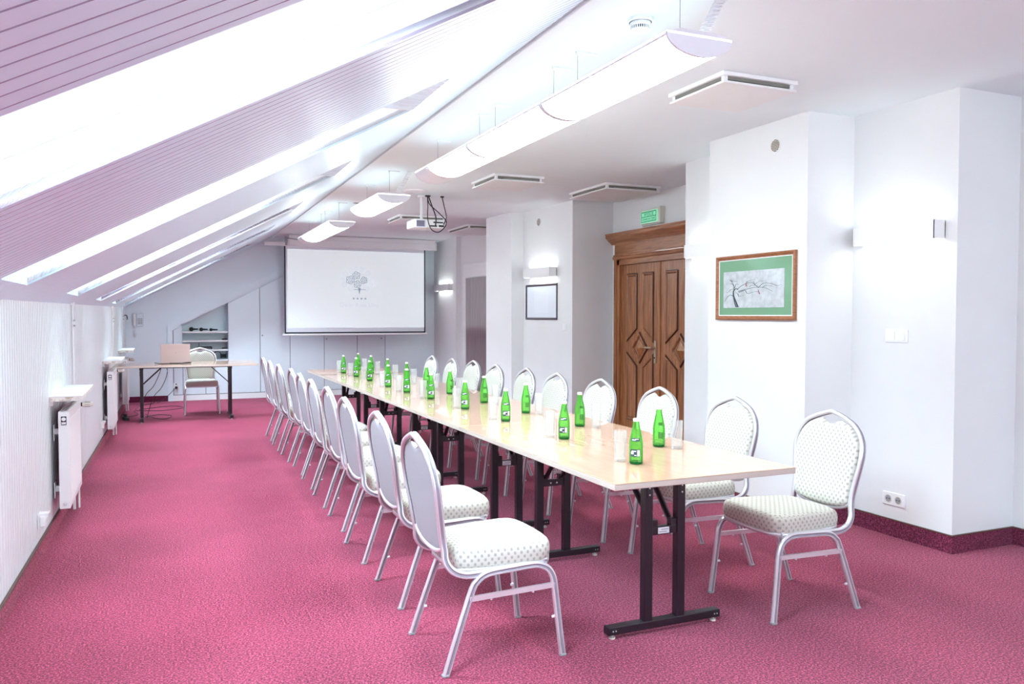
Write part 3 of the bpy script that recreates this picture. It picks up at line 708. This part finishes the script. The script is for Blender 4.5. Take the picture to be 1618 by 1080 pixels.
for pts, w0, w1 in [([(.26, .02), (.22, .18), (.185, .32), (.18, .45), (.22, .53), (.26, .50)], .035, .012), ([(.23, .02), (.20, .15), (.18, .30)], .02, .012),
    ([(.18, .32), (.12, .36), (.06, .28), (.03, .18)], .015, .005), ([(.18, .44), (.19, .58), (.15, .67), (.11, .66)], .014, .005),
    ([(.20, .55), (.23, .66), (.27, .63)], .010, .005), ([(.19, .62), (.15, .74), (.25, .72)], .008, .004), ([(.11, .78), (.16, .72), (.13, .80)], .012, .005),
    ([(.24, .50), (.34, .62), (.48, .68), (.55, .60), (.60, .53)], .012, .009), ([(.26, .45), (.40, .50), (.55, .545), (.70, .52), (.82, .42)], .015, .006),
    ([(.60, .53), (.68, .64), (.80, .62), (.90, .56), (.95, .59)], .012, .005), ([(.40, .68), (.47, .74), (.55, .76)], .007, .004), ([(.55, .60), (.50, .72), (.40, .70)], .006, .004),
    ([(.27, .42), (.38, .47), (.42, .38), (.52, .42), (.62, .43)], .013, .005), ([(.25, .40), (.28, .32), (.38, .35)], .008, .004), ([(.17, .52), (.12, .50), (.08, .42), (.05, .45)], .008, .004),
    ([(.45, .56), (.50, .60), (.60, .58)], .010, .005), ([(.66, .52), (.72, .58), (.84, .54)], .010, .004), ([(.54, .62), (.62, .70), (.74, .68)], .007, .003), ([(.22, .42), (.26, .38), (.27, .30)], .008, .004)]:
    stroke(dr, pts, w0, w1)
for pts in ([(.40, .58), (.395, .66), (.405, .70)], [(.62, .36), (.605, .42), (.60, .48)]): stroke(rd, pts, .018, .006)
dr.obj('drawing', M['ink'], pa); rd.obj('drawing_accent', M['redink'], pa)
t, a, H = picture(4.268, 8.515, 9.32, 1.325, 1.758, .026, M['darkframe'], 'dark-framed pale print hanging under a wall lamp', rz=.045)
t.location = (4.268, 8.915, 1.325)
B().box(-.012, -.002, -a + .015, a - .015, .015, H - .015).obj('print', M['palepaper'], t)
b = B(); b.box(-.0135, -.012, -.2, .18, .08, .35); b.obj('sheet', mat('print_sheet', (.82, .88, .95), .35, coat=.8), t)
dr = B()
for q in range(5): dr.box(-.0142, -.0135, -.12 + q * .05, -.09 + q * .05, .2 + .02 * (q % 2), .204 + .02 * (q % 2))
dr.obj('drawing', mat('faint_line', (.62, .68, .75), .6), t)
def switch(x, y, z, n_, label, rz=0, socket=False):
    t = thing('wall_socket' if socket else 'light_switch', label, 'socket' if socket else 'light switch', (x, y, z), rz)
    wd = .082 * n_ + .004; h_ = .041
    B().rbox(-.009, 0, -wd / 2, wd / 2, -h_, h_, .004).obj('plate', M['white'], t)
    for i in range(n_):
        yc_ = (i - (n_ - 1) / 2) * .074
        if socket:
            B().cyl((-.011, yc_, 0), .027, .003, 'x', 20).obj('socket_ring', M['beige'], t)
            B().cyl((-.0125, yc_, 0), .021, .002, 'x', 20).cyl((-.0135, yc_ + .009, 0), .004, .002, 'x', 8, 1).cyl((-.0135, yc_ - .009, 0), .004, .002, 'x', 8, 1).obj('socket_well', [M['grey'], M['dark']], t)
        else: B().rbox(-.014, -.008, yc_ - .028, yc_ + .028, -.028, .028, .003).obj('rocker', M['white'], t)
switch(4.195, 3.66, 1.253, 2, 'white double light switch on the wall below the box lamp')
switch(4.195, 3.66, .232, 2, 'white double wall socket above the skirting near the pillar', socket=True)
switch(4.285, 8.34, 1.24, 1, 'white light switch beside the dark-framed print', rz=.045)
switch(4.525, 12.83, 1.376, 1, 'small white thermostat beside the brown far door')
def vent(x, y, z, r, label, rz=0):
    t = thing('vent_grille', label, 'vent', (x, y, z), rz)
    B().cyl((-.006, 0, 0), r, .006, 'x', 28).obj('rim', M['white'], t)
    B().cyl((-.0075, 0, 0), r * .84, .002, 'x', 28).obj('opening', M['dark'], t)
    for i in range(8):
        zz = -r * .78 + (i + .5) * r * 1.56 / 8; hy = math.sqrt(max((r * .84) ** 2 - zz * zz, 0)); B().rbox(-.012, -.006, -hy, hy, zz - r * .05, zz + r * .05, .001, seg=1).obj('slat', M['beige'], t)
vent(3.80, 4.315, 2.516, .048, 'round slatted vent high on the pillar above the tree picture')
vent(4.255, 8.98, 2.515, .052, 'round slatted vent high above the dark-framed print', rz=.045)
# exit sign
t = thing('exit_sign', 'green emergency exit sign above the carved double door', 'sign', (4.82, 7.33, 2.352))
B().rbox(-.05, 0, -.19, .17, .0, .155, .006).rbox(-.035, 0, -.20, .18, -.012, .0, .003).rbox(-.06, 0, -.205, -.185, -.01, .16, .004).obj('housing', M['beige'], t)
fa = B().box(-.0535, -.05, -.15, .165, .012, .138).obj('face', M['exit_light'], t)
b = B()
for z_ in (.022, .072, .122): b.box(-.0545, -.0535, -.125, .155, z_, z_ + .008)
for y_ in (-.125, .147): b.box(-.0545, -.0535, y_, y_ + .008, .022, .130)
b.obj('border', M['exit_dark'], fa)
text('lettering', 'WYJŚCIE', .046, M['exit_dark'], fa, frame_to((-.054, .015, .100), (0, -1, 0), (0, 0, 1)))
text('lettering', 'EWAKUACYJNE', .034, M['exit_dark'], fa, frame_to((-.054, .015, .050), (0, -1, 0), (0, 0, 1)))
# telephone
t = thing('telephone', 'white wall telephone with coiled cord on the far wall', 'telephone', (-.32, Y1, 1.20))
B().rbox(-.03, .07, -.045, 0, 0, .20, .01).obj('body', M['cab'], t)
B().rbox(-.085, -.035, -.075, -.01, .005, .205, .016, seg=3).obj('handset', M['white'], t)
k_ = B()
for i in range(3):
    for j in range(4): k_.rbox(-.012 + i * .024, .006 + i * .024, -.050, -.044, .03 + j * .026, .048 + j * .026, .002, seg=1)
k_.obj('keypad', M['grey'], t)
B().tube([(-.06 + .012 * math.cos(k * .9) + .02 * math.sin(k / 60 * PI), -.03 + .012 * math.sin(k * .9), -.0 - .17 * math.sin(k / 90 * PI)) for k in range(80)], .0035, 5).obj('coiled_cord', M['white'], t)
# socket by the desk with a plug
t = thing('wall_socket', 'white wall socket with a black plug, low on the far wall by the cupboards', 'socket', (.215, Y1 - .022, .245))
B().rbox(-.04, .04, -.01, 0, -.045, .045, .004).obj('plate', M['white'], t)
B().rbox(-.02, .02, -.05, -.01, -.045, -.01, .006).cyl((-.0, -.014, .025), .01, .006, 'y').obj('plug', M['cable'], t)

# ================================================================== TABLES
TW, TL, TH = .8815, 1.7462, .74
def make_table(label, group):
    t = thing('folding_table', label, 'table', (0, 0, 0), 0, group)
    b = B().rbox(0, TW, .002, TL - .002, TH - .003, TH, .001, seg=1); b.rbox(.0, TW, .002, TL - .002, TH - .026, TH - .0035, .002, mi=1, seg=1)
    b.obj('tabletop', [M['table'], M['edge']], t)
    for y_, s_ in ((.33, 1), (TL - .33, -1)):
        for xx in (.355, .523): 
            B().rbox(xx - .021, xx + .021, y_ - .019, y_ + .019, .05, TH - .028, .003).rbox(xx - .027, xx + .027, y_ - .024, y_ + .024, TH - .075, TH - .027, .003).obj('leg', M['blackm'], t)
            B().box(xx - .010, xx + .014, y_ - .021, y_ - .019, TH - .15, TH - .09).cyl((xx + .002, y_ - .0225, TH - .105), .004, .002, 'y', 8, 1).cyl((xx + .002, y_ - .0225, TH - .135), .004, .002, 'y', 8, 1).obj('hinge_plate', [M['cable'], M['chrome']], t)
            dx = .034 if xx < .4 else -.034
            a_ = Vector((xx + dx, y_ + s_ * .015, .475)); c_ = Vector((xx + dx * .7, y_ + s_ * .26, TH - .03))
            B().sweep([a_, c_], [(-.011, -.006), (.011, -.006), (.011, .006), (-.011, .006)], (1, 0, 0)).rbox(xx + dx - .016, xx + dx + .016, y_ - .012, y_ + .02, .455, .49, .003).obj('brace', M['blackm'], t)
        cb = B().rbox(.376, .502, y_ - .014, y_ + .014, .425, .462, .003).obj('crossbar', M['blackm'], t)
        if s_ > 0: B().box(.405, .462, y_ - .0155, y_ - .014, .430, .457).box(.41, .45, y_ - .0162, y_ - .0155, .436, .440, 1).box(.42, .457, y_ - .0162, y_ - .0155, .446, .450, 1).obj('sticker', [M['label_white'], M['grey']], cb)
        else: B().cyl((.42, y_ - .016, .443), .005, .003, 'y', 8).cyl((.458, y_ - .016, .443), .005, .003, 'y', 8).obj('bolt', M['chrome'], cb)
        B().box(.377, .501, y_ - .012, y_ + .012, TH - .045, TH - .028).obj('top_plate', M['blackm'], t)
        fb = B().rbox(.155, .735, y_ - .021, y_ + .021, .020, .055, .003).obj('foot_bar', M['blackm'], t)
        for xx in (.185, .71):
            B().cyl((xx, y_, .0), .014, .008, n=14).cyl((xx, y_, .008), .005, .014, n=8).obj('glide', M['beige'], fb)
            B().box(xx - .014, xx + .014, y_ - .0225, y_ - .021, .030, .046).cyl((xx - .007, y_ - .024, .038), .003, .002, 'y', 8, 1).cyl((xx + .007, y_ - .024, .038), .003, .002, 'y', 8, 1).obj('foot_plate', [M['cable'], M['chrome']], fb)
    for xx in (.30, .58): B().box(xx - .01, xx + .01, .32, TL - .32, TH - .052, TH - .028).obj('rail', M['blackm'], t)
    return t
ordn = ['first', 'second', 'third', 'fourth', 'fifth', 'sixth', 'seventh', 'eighth', 'ninth', 'tenth']
TX, TY = 1.567, 2.6328
tg = 'maple tables joined into the long conference table'
tb = make_table('maple folding table at the near end of the long conference table, its end edge free', tg); tb.location = (TX, TY, 0)
for i, lb in enumerate(['second maple folding table of the long row, counted from its near end', 'third maple folding table of the long row, counted from its near end', 'maple folding table at the far end of the long row, towards the screen']):
    dup(tb, (TX, TY + (i + 1) * TL, 0), 0, lb)
desk = dup(tb, (-.568, 11.99, 0), -PI / 2, 'separate maple folding table used as a desk, with a laptop on it', 'the desk by the far wall')

# ================================================================== CHAIRS
def bx(z):
    """how far back the backrest leans at a height"""
    if z < .47: return -.241
    return -.241 - (z - .47) * .155
HW = [(.902, 0), (.897, .028), (.885, .068), (.870, .108), (.849, .150), (.812, .188), (.77, .208), (.72, .214), (.66, .208), (.60, .197), (.54, .187), (.50, .185), (.47, .188)]
GR = [(-.0125, -.010), (-.006, -.0125), (-.002, -.0085), (.002, -.0085), (.006, -.0125), (.0125, -.010), (.0145, 0), (.0125, .010), (.006, .0125), (.002, .0085), (-.002, .0085), (-.006, .0125), (-.0125, .010), (-.0145, 0)]
def uvbox(me, mode):
    uv = me.uv_layers.new(name='UVMap')
    for p in me.polygons:
        nn = p.normal
        for li in p.loop_indices:
            c = me.vertices[me.loops[li].vertex_index].co
            if mode == 'back': uv.data[li].uv = (c.y, c.z)
            elif abs(nn.z) > .62: uv.data[li].uv = (c.x, c.y)
            elif abs(nn.x) > abs(nn.y): uv.data[li].uv = (c.y, c.z)
            else: uv.data[li].uv = (c.x, c.z)
GM = [0, 2, 2, 2, 0, 0, 0, 0, 2, 2, 2, 0, 0, 0]
def make_chair(label, group):
    t = thing('banquet_chair', label, 'chair', (0, 0, 0), 0, group)
    # hoop frame of the back running down into the seat rails
    right = [(bx(z), y, z) for z, y in HW]
    low = [(-.240, .191, .445), (-.232, .196, .42), (-.212, .200, .395), (-.180, .203, .378), (-.14, .205, .372), (-.05, .205, .376), (.10, .20, .384), (.19, .193, .388)]
    half = [Vector(p) for p in right + low]
    path = [Vector((p.x, -p.y, p.z)) for p in half[::-1]] + half[1:]
    path = smoothpath(path, 3)
    b = B(); P = path; n_ = len(P); k_ = len(GR); vs = []
    for i in range(n_):
        tt = (P[min(i + 1, n_ - 1)] - P[max(i - 1, 0)]).normalized()
        # wide side of the tube lies across the leaning plane: blend reference from x (back) to z (seat)
        z_ = P[i].z; f = min(max((z_ - .375) / .10, 0), 1)
        ref = Vector((1, 0, .15)).lerp(Vector((0, 0, 1)), 1 - f) if P[i].x < -.2 or f > 0 else Vector((0, 0, 1))
        r = (ref - tt * ref.dot(tt)); r = r.normalized() if r.length > 1e-3 else Vector((0, 0, 1)); q = tt.cross(r)
        vs += [P[i] + r * x + q * y * .85 for x, y in GR]
    b.add(vs, [(i * k_ + j, i * k_ + (j + 1) % k_, (i + 1) * k_ + (j + 1) % k_, (i + 1) * k_ + j) for i in range(n_ - 1) for j in range(k_)], 0, True)
    b.m = [GM[j] for i in range(n_ - 1) for j in range(k_)]
    b.add(vs, [tuple(range(k_)), tuple(range(n_ * k_ - 1, (n_ - 1) * k_ - 1, -1))])
    b.obj('back_frame', [M['chrome'], M['grey'], M['tube_groove']], t)
    # lower curved rail of the backrest
    lr = [(bx(.49 - .035 * math.cos(a)), .176 * math.sin(a), .492 - .048 * math.cos(a)) for a in [(-.5 + i / 12) * PI for i in range(13)]]
    B().sweep(lr, [(.009 * math.cos(2 * PI * i / 8), .009 * math.sin(2 * PI * i / 8)) for i in range(8)], (1, 0, 0)).obj('back_rail', M['chrome'], t)
    # upholstered back: outline inside the hoop with a dip for the hand slot
    outl = [(0, .846), (.022, .849), (.042, .860), (.060, .868), (.085, .862)] + [(y - .012, z - .008) for z, y in HW[4:-1]] + [(.168, .482), (.150, .468), (.11, .458), (.06, .452), (0, .450)]
    outl = [(p.x, p.y) for p in smoothpath([(a_, c_, 0) for a_, c_ in outl], 3)]
    full = outl + [(-y, z) for y, z in outl[-2:0:-1]]
    def pad(front, mt, nm, bulge, inset):
        cy = 0; cz = .665; b = B(); rings = [(1, 0), (.985, .35), (.955, .72), (.90, .92), (.70, 1.0), (.35, 1.0)]
        n2 = len(full); vs = []
        for s_, h_ in rings:
            for y, z in full:
                yy, zz = y * s_, cz + (z - cz) * s_; d = inset + bulge * h_
                vs.append((bx(zz) + (d if front else -d), yy, zz))
        vs.append((bx(cz) + ((inset + bulge) if front else -(inset + bulge)), 0, cz)); b.add(vs, [(r_ * n2 + i, r_ * n2 + (i + 1) % n2, (r_ + 1) * n2 + (i + 1) % n2, (r_ + 1) * n2 + i) for r_ in range(len(rings) - 1) for i in range(n2)]
              + [((len(rings) - 1) * n2 + i, (len(rings) - 1) * n2 + (i + 1) % n2, len(vs) - 1) for i in range(n2)], 0, True)
        me = b.mesh(nm, mt); uvbox(me, 'back'); return link(nm, me, t)
    pad(True, M['fabric'], 'backrest', .030, -.002); pad(False, M['backshell'], 'back_panel', .007, -.002)
    # seat cushion
    prof = [(.235, 0), (.232, .09), (.222, .16), (.20, .198), (.16, .212), (.06, .208), (-.06, .196), (-.14, .184), (-.18, .165), (-.195, .12), (-.198, 0)]
    full = prof + [(x, -y) for x, y in prof[-2:0:-1]]; n2 = len(full); b = B(); vs = []
    rings = [(.93, .388), (.985, .392), (1.0, .405), (1.005, .428), (.99, .449), (.955, .463), (.88, .472), (.6, .481), (.3, .484)]
    for s_, z_ in rings: vs += [(.02 + (x - .02) * s_, y * s_, z_ + (x * .02)) for x, y in full]
    vs.append((.02, 0, .485)); vs.append((.02, 0, .388))
    b.add(vs, [(r_ * n2 + i, r_ * n2 + (i + 1) % n2, (r_ + 1) * n2 + (i + 1) % n2, (r_ + 1) * n2 + i) for r_ in range(len(rings) - 1) for i in range(n2)]
          + [((len(rings) - 1) * n2 + i, (len(rings) - 1) * n2 + (i + 1) % n2, len(vs) - 2) for i in range(n2)] + [(i, (i + 1) % n2, len(vs) - 1) for i in range(n2)], 0, True)
    me = b.mesh('seat', M['fabric']); uvbox(me, 'seat'); link('seat', me, t)
    B().sweep([(x * .97, y * .96, .384 + x * .02) for x, y in full], [(-.009, -.007), (.009, -.007), (.009, .007), (-.009, .007)], (0, 0, 1), closed=True).obj('seat_frame', M['chrome'], t)
    # legs
    for s_ in (-1, 1):
        y0_, y1_ = .198, .213
        rear = [(-.250, y1_, .0), (-.20, y1_ - .004, .145), (-.138, y1_ - .01, .315), (-.118, y1_ - .011, .345), (-.09, y1_ - .012, .366), (-.05, y1_ - .013, .375), (.03, y1_ - .013, .379)]
        front = [(.250, y1_, .0), (.236, y1_ - .004, .12), (.218, y1_ - .009, .28), (.210, y1_ - .010, .325), (.192, y1_ - .012, .357), (.16, y1_ - .013, .376), (.12, y1_ - .013, .383), (.03, y1_ - .013, .379)]
        for nm, pp in (('leg', rear), ('leg', front)):
            pp = [(x, y * s_ + s_ * .012, z) for x, y, z in pp]; sp_ = smoothpath(pp, 3)
            b = B().sweep(sp_, [(y * .9, x * .95) for x, y in GR], (0, 1, 0), mis=GM); b.rbox(pp[0][0] - .014, pp[0][0] + .014, pp[0][1] - .012, pp[0][1] + .012, 0, .01, .003, mi=1)
            b.obj(nm, [M['chrome'], M['grey'], M['tube_groove']], t)
        y_ = s_ * .219
        B().sweep([(-.150, y_, .283), (.214, y_, .293)], [(-.006, -.010), (.006, -.010), (.006, .010), (-.006, .010)], (0, 1, 0), smooth=False).cyl((-.06, y_, .268), .005, .008, n=8).cyl((.12, y_, .273), .005, .008, n=8).obj('stretcher', M['chrome'], t)
        B().cyl((-.200, y_ - s_ * .008, .12), .006, .012, 'x', 8).obj('stacking_bumper', M['lampoff'], t)
        B().cyl((.209, y_ - s_ * .008, .16), .006, .012, 'x', 8).obj('stacking_bumper', M['lampoff'], t)
    return t
LCH = [(1.231, 3.12, 0), (1.268, 3.878, .0), (1.265, 4.63, .01), (1.30, 5.34, 0), (1.31, 6.02, -.01), (1.33, 6.68, 0), (1.35, 7.30, .01), (1.333, 7.98, 0), (1.33, 8.65, -.01), (1.343, 9.345, 0)]
RCH = [(2.747, 3.04, 0), (2.73, 3.765, 0), (2.695, 4.47, .0), (2.68, 5.21, .02), (2.645, 5.87, 0), (2.665, 6.52, -.02), (2.62, 7.12, 0), (2.67, 7.85, .02), (2.60, 8.33, -.03), (2.58, 8.97, 0)]
gl, gr = 'chairs along the radiator side of the long table', 'chairs along the door side of the long table'
def clabel(i, side):
    return 'white and silver banquet chair, %s from the near end on the %s side' % (ordn[i], side)
ch0 = None
for i, (x, y, r) in enumerate(LCH):
    lb = clabel(i, 'radiator')
    if ch0 is None: ch0 = make_chair(lb, gl); ch0.location = (x, y, 0)
    else: dup(ch0, (x, y, 0), r, lb, gl)
for i, (x, y, r) in enumerate(RCH): dup(ch0, (x, y, 0), PI + r, clabel(i, 'door'), gr)
dup(ch0, (.515, 12.17, 0), -PI / 2, 'white and silver banquet chair behind the laptop desk', 'the chair at the desk')

# ================================================================== BOTTLES AND GLASSES
BH = .197
def patch(b, prof, a0, a1, off, n_, mi, T=None):
    vs = []
    for r, z in prof:
        for i in range(n_ + 1):
            a = a0 + (a1 - a0) * i / n_; vs.append(((r + off) * math.cos(a), (r + off) * math.sin(a), z))
    k_ = n_ + 1
    b.add(vs, [(j * k_ + i, j * k_ + i + 1, (j + 1) * k_ + i + 1, (j + 1) * k_ + i) for j in range(len(prof) - 1) for i in range(n_)], mi, True)
def make_bottle(label, group):
    t = thing('water_bottle', label, 'bottle', (0, 0, 0), 0, group)
    prof = [(0, .004), (.020, .001), (.0255, .0), (.0285, .004), (.0295, .012), (.0297, .070), (.0294, .088), (.0275, .105), (.0235, .125), (.0188, .146), (.0150, .163), (.0130, .176), (.0128, .183)]
    B().lathe(prof, n=24, mis=[1, 1, 1, 1] + [0] * 8).obj('glass_body', [M['green_glass'], M['green_base']], t)
    B().lathe([(.0128, .182), (.0142, .183), (.0145, .190), (.0135, .1945), (.010, .1965), (0, .197)], n=20).obj('cap', M['cap'], t)
    b = B(); patch(b, [(.0296, .034), (.0297, .066)], -.75, .75, .0006, 12, 0)
    patch(b, [(.0296, .037), (.0297, .063)], .30, .68, .0009, 4, 1); patch(b, [(.0296, .045), (.0297, .055)], -.62, -.2, .0009, 4, 1); patch(b, [(.0296, .056), (.0297, .060)], -.5, .15, .0009, 4, 1); patch(b, [(.0296, .039), (.0297, .042)], -.1, .2, .0009, 3, 1)
    b.obj('label', [M['label_dark'], M['label_white']], t)
    b = B(); patch(b, [(.0281, .100), (.0257, .114)], -.70, .75, .0006, 10, 0); patch(b, [(.0273, .1045), (.0266, .1085)], -.5, .1, .0010, 4, 1); patch(b, [(.0267, .108), (.0262, .111)], .0, .55, .0010, 4, 1)
    b.obj('neck_label', [M['label_dark'], M['label_white']], t)
    return t
def make_glass(label, group):
    t = thing('drinking_glass', label, 'glass', (0, 0, 0), 0, group)
    B().lathe([(.0255, .014), (.0285, .135), (.0275, .136), (.0245, .016), (0, .015)], n=24).obj('glass_wall', M['clear_glass'], t)
    B().lathe([(0, .0), (.0235, .0), (.0252, .003), (.0255, .014), (0, .0145)], n=24).obj('glass_foot', M['glass_base'], t)
    return t
LB = [(1.873, 2.972), (1.905, 3.714), (1.902, 4.48), (1.893, 5.165), (1.883, 5.894), (1.863, 6.481), (1.857, 7.058), (1.863, 7.785), (1.860, 8.36), (1.845, 8.921)]
RB = [(2.22, 3.318), (2.208, 4.108), (2.185, 4.808), (2.158, 5.486), (2.147, 6.214), (2.12, 6.76), (2.12, 7.38), (2.12, 8.08), (2.11, 8.74), (2.10, 9.33)]
gbl, gbr = 'water bottles on the radiator side of the table', 'water bottles on the door side of the table'
b0 = None
for i, (x, y) in enumerate(LB):
    lb = 'green glass water bottle, %s from the near end on the radiator side' % ordn[i]; rz = math.atan2(-y, -x) + random.uniform(-.25, .35) 
    if b0 is None: b0 = make_bottle(lb, gbl); b0.location = (x, y, TH); b0.rotation_euler.z = rz - .1
    else: dup(b0, (x, y, TH), rz, lb, gbl)
for i, (x, y) in enumerate(RB): dup(b0, (x, y, TH), random.uniform(.3, .7), 'green glass water bottle, %s from the near end on the door side' % ordn[i], gbr)
g0 = None; ggl, ggr = 'tumblers on the radiator side of the table', 'tumblers on the door side of the table'
for i, (x, y) in enumerate(LB):
    lb = 'clear tumbler beside the %s green bottle of the radiator side' % ordn[i]; p = (x - .035, y + .075 + .02 * (i % 3), TH)
    if g0 is None: g0 = make_glass(lb, ggl); g0.location = p
    else: dup(g0, p, 0, lb, ggl)
for i, (x, y) in enumerate(RB): dup(g0, (x + .045 + .01 * (i % 2), y - .085 - .01 * (i % 3), TH), 0, 'clear tumbler beside the %s green bottle of the door side' % ordn[i], ggr)

# ================================================================== ON AND ROUND THE DESK
t = thing('laptop', 'open pinkish-silver laptop standing on the desk', 'laptop', (.175, 11.60, TH), 0)
B().rbox(-.178, .178, .0, .245, .002, .017, .004).obj('base', M['pink_metal'], t)
B().box(-.15, .15, .03, .13, .017, .0185).obj('keyboard', M['dark'], t)
ld = B().rbox(-.178, .178, -.007, .0, 0, .245, .003).obj('lid', M['pink_metal'], t); ld.location = (0, .004, .014); ld.rotation_euler.x = .16
B().box(-.012, .012, -.0078, -.007, .125, .131).obj('emblem', M['grey'], ld)
B().box(-.165, .165, 0, .0008, .012, .232).obj('display', M['dark'], ld)
t = tag(B().tube(smoothpath([(-.08, 11.50, TH + .016), (-.02, 11.47, TH + .006), (.08, 11.46, TH + .006), (.2, 11.44, TH + .006), (.33, 11.45, TH + .018), (.36, 11.47, TH + .010), (.30, 11.50, TH + .006), (.1, 11.52, TH + .006)]), .005, 6).obj('laptop_cable', M['cable']), 'black charger cable lying on the desk before the laptop', 'cable')
tag(B().tube(smoothpath([(.0, 11.9, .71), (-.02, 11.92, .6), (-.10, 11.9, .42), (-.2, 11.88, .30), (-.24, 11.86, .1), (-.25, 11.8, .01)]), .004, 6).tube(smoothpath([(.06, 11.92, .71), (.07, 11.92, .58), (.0, 11.9, .40), (-.10, 11.88, .28), (-.16, 11.85, .1), (-.18, 11.75, .01)]), .004, 6).obj('hanging_cable', M['cable']), 'pair of thin black cables hanging behind the desk to the floor', 'cable')
tag(B().tube(smoothpath([(-.50, 12.3, .01), (-.42, 12.0, .01), (-.3, 12.25, .01), (-.35, 12.7, .01), (.0, 12.6, .01), (.3, 12.9, .01), (.1, 13.2, .01), (-.3, 12.85, .01)]), .0045, 6).tube(smoothpath([(-.2, 11.9, .01), (-.05, 12.1, .01), (.12, 11.9, .012), (.05, 11.6, .01), (-.1, 11.75, .01), (-.2, 12.2, .01)]), .0045, 6)
    .tube(smoothpath([(.205, Y1 - .08, .22), (.10, 13.8, .12), (-.05, 13.7, .02), (-.08, 13.6, .10), (-.12, 13.6, .02), (-.3, 13.4, .01), (-.35, 12.9, .01)]), .0045, 6).obj('floor_cable', M['cable']), 'tangle of thin black cable on the carpet under the desk', 'cable')
t = thing('power_strip', 'small black power strip on the carpet by the knee wall', 'power strip', (-.44, 11.75, 0), .2)
B().rbox(-.03, .03, -.10, .10, 0, .035, .006).obj('body', M['cable'], t); B().rbox(-.02, .02, .0, .05, .035, .075, .006).obj('plug', M['cable'], t)
# things on the niche shelves
def mic(x, z, label, r, s=1.0):
    t = thing('microphone', label, 'microphone', (x, Y1 + .12, z + r), 0, 'black microphones on the top shelf')
    b = B(); hd = [(r * math.sin(a), r * (1 - math.cos(a))) for a in [PI * i / 8 for i in range(8)]] + [(.014, 2 * r), (.010, 2 * r + .07 * s), (0, 2 * r + .072 * s)]
    n_ = 14; vs = [(h, q * math.cos(2 * PI * i / n_), q * math.sin(2 * PI * i / n_)) for q, h in hd for i in range(n_)]
    k_ = 8 * n_
    b.add(vs, [(j * n_ + i, j * n_ + (i + 1) % n_, (j + 1) * n_ + (i + 1) % n_, (j + 1) * n_ + i) for j in range(7) for i in range(n_)], 0, True); b.obj('head', M['rubber'], t)
    b = B(); b.add(vs, [(j * n_ + i, j * n_ + (i + 1) % n_, (j + 1) * n_ + (i + 1) % n_, (j + 1) * n_ + i) for j in range(7, len(hd) - 1) for i in range(n_)], 0, True); b.obj('grip', M['cable'], t)
mic(.42, 1.112, 'black microphone with the largest head, at the end of the top shelf by the desk lamp side', .036)
bpy.data.objects['microphone']['label'] = 'black microphone with the largest round head on the top niche shelf'
mic(.575, 1.112, 'black microphone in the middle of the three on the top niche shelf', .031)
mic(.73, 1.112, 'smallest black microphone on the top niche shelf', .026, 1.1)
def blackbox(x0, x1, z, h, label, y=.10, ant=False):
    t = thing('audio_box', label, 'audio device', ((x0 + x1) / 2, Y1 + y, z)); a = (x1 - x0) / 2
    B().rbox(-a, a, 0, .16, 0, h, .004).obj('case', M['cable'], t)
    B().box(-a * .8, a * .8, -.001, 0, h * .3, h * .45).obj('front_strip', M['grey'], t)
    if ant: B().cyl((-a * .8, .1, h), .004, .06, n=6).obj('aerial', M['cable'], t)
blackbox(.93, 1.005, .967, .022, 'little black box at the end of the second niche shelf')
blackbox(.55, .77, .817, .042, 'long black receiver with an aerial on the third niche shelf', ant=True)
blackbox(.93, 1.005, .817, .024, 'little black box at the end of the third niche shelf')
t = thing('headset', 'black headset lying on the bottom of the shelf niche', 'headset', (.85, Y1 + .12, .666))
B().tube([(-.06 * math.cos(PI * i / 10), 0, .05 + .06 * math.sin(PI * i / 10)) for i in range(11)], .006).obj('band', M['cable'], t)
for s_ in (-1, 1): B().cyl((s_ * .06 - .012, 0, .035), .033, .024, 'x').obj('ear_pad', M['rubber'], t)
t = thing('cable_coil', 'coil of black cable beside the headset in the niche', 'cable', (.95, Y1 + .12, .668))
B().tube([(.035 * math.cos(i * .55), .035 * math.sin(i * .55), .010 + i * .0012) for i in range(46)], .006, 6).obj('coil', M['cable'], t)
bpy.context.view_layer.update()
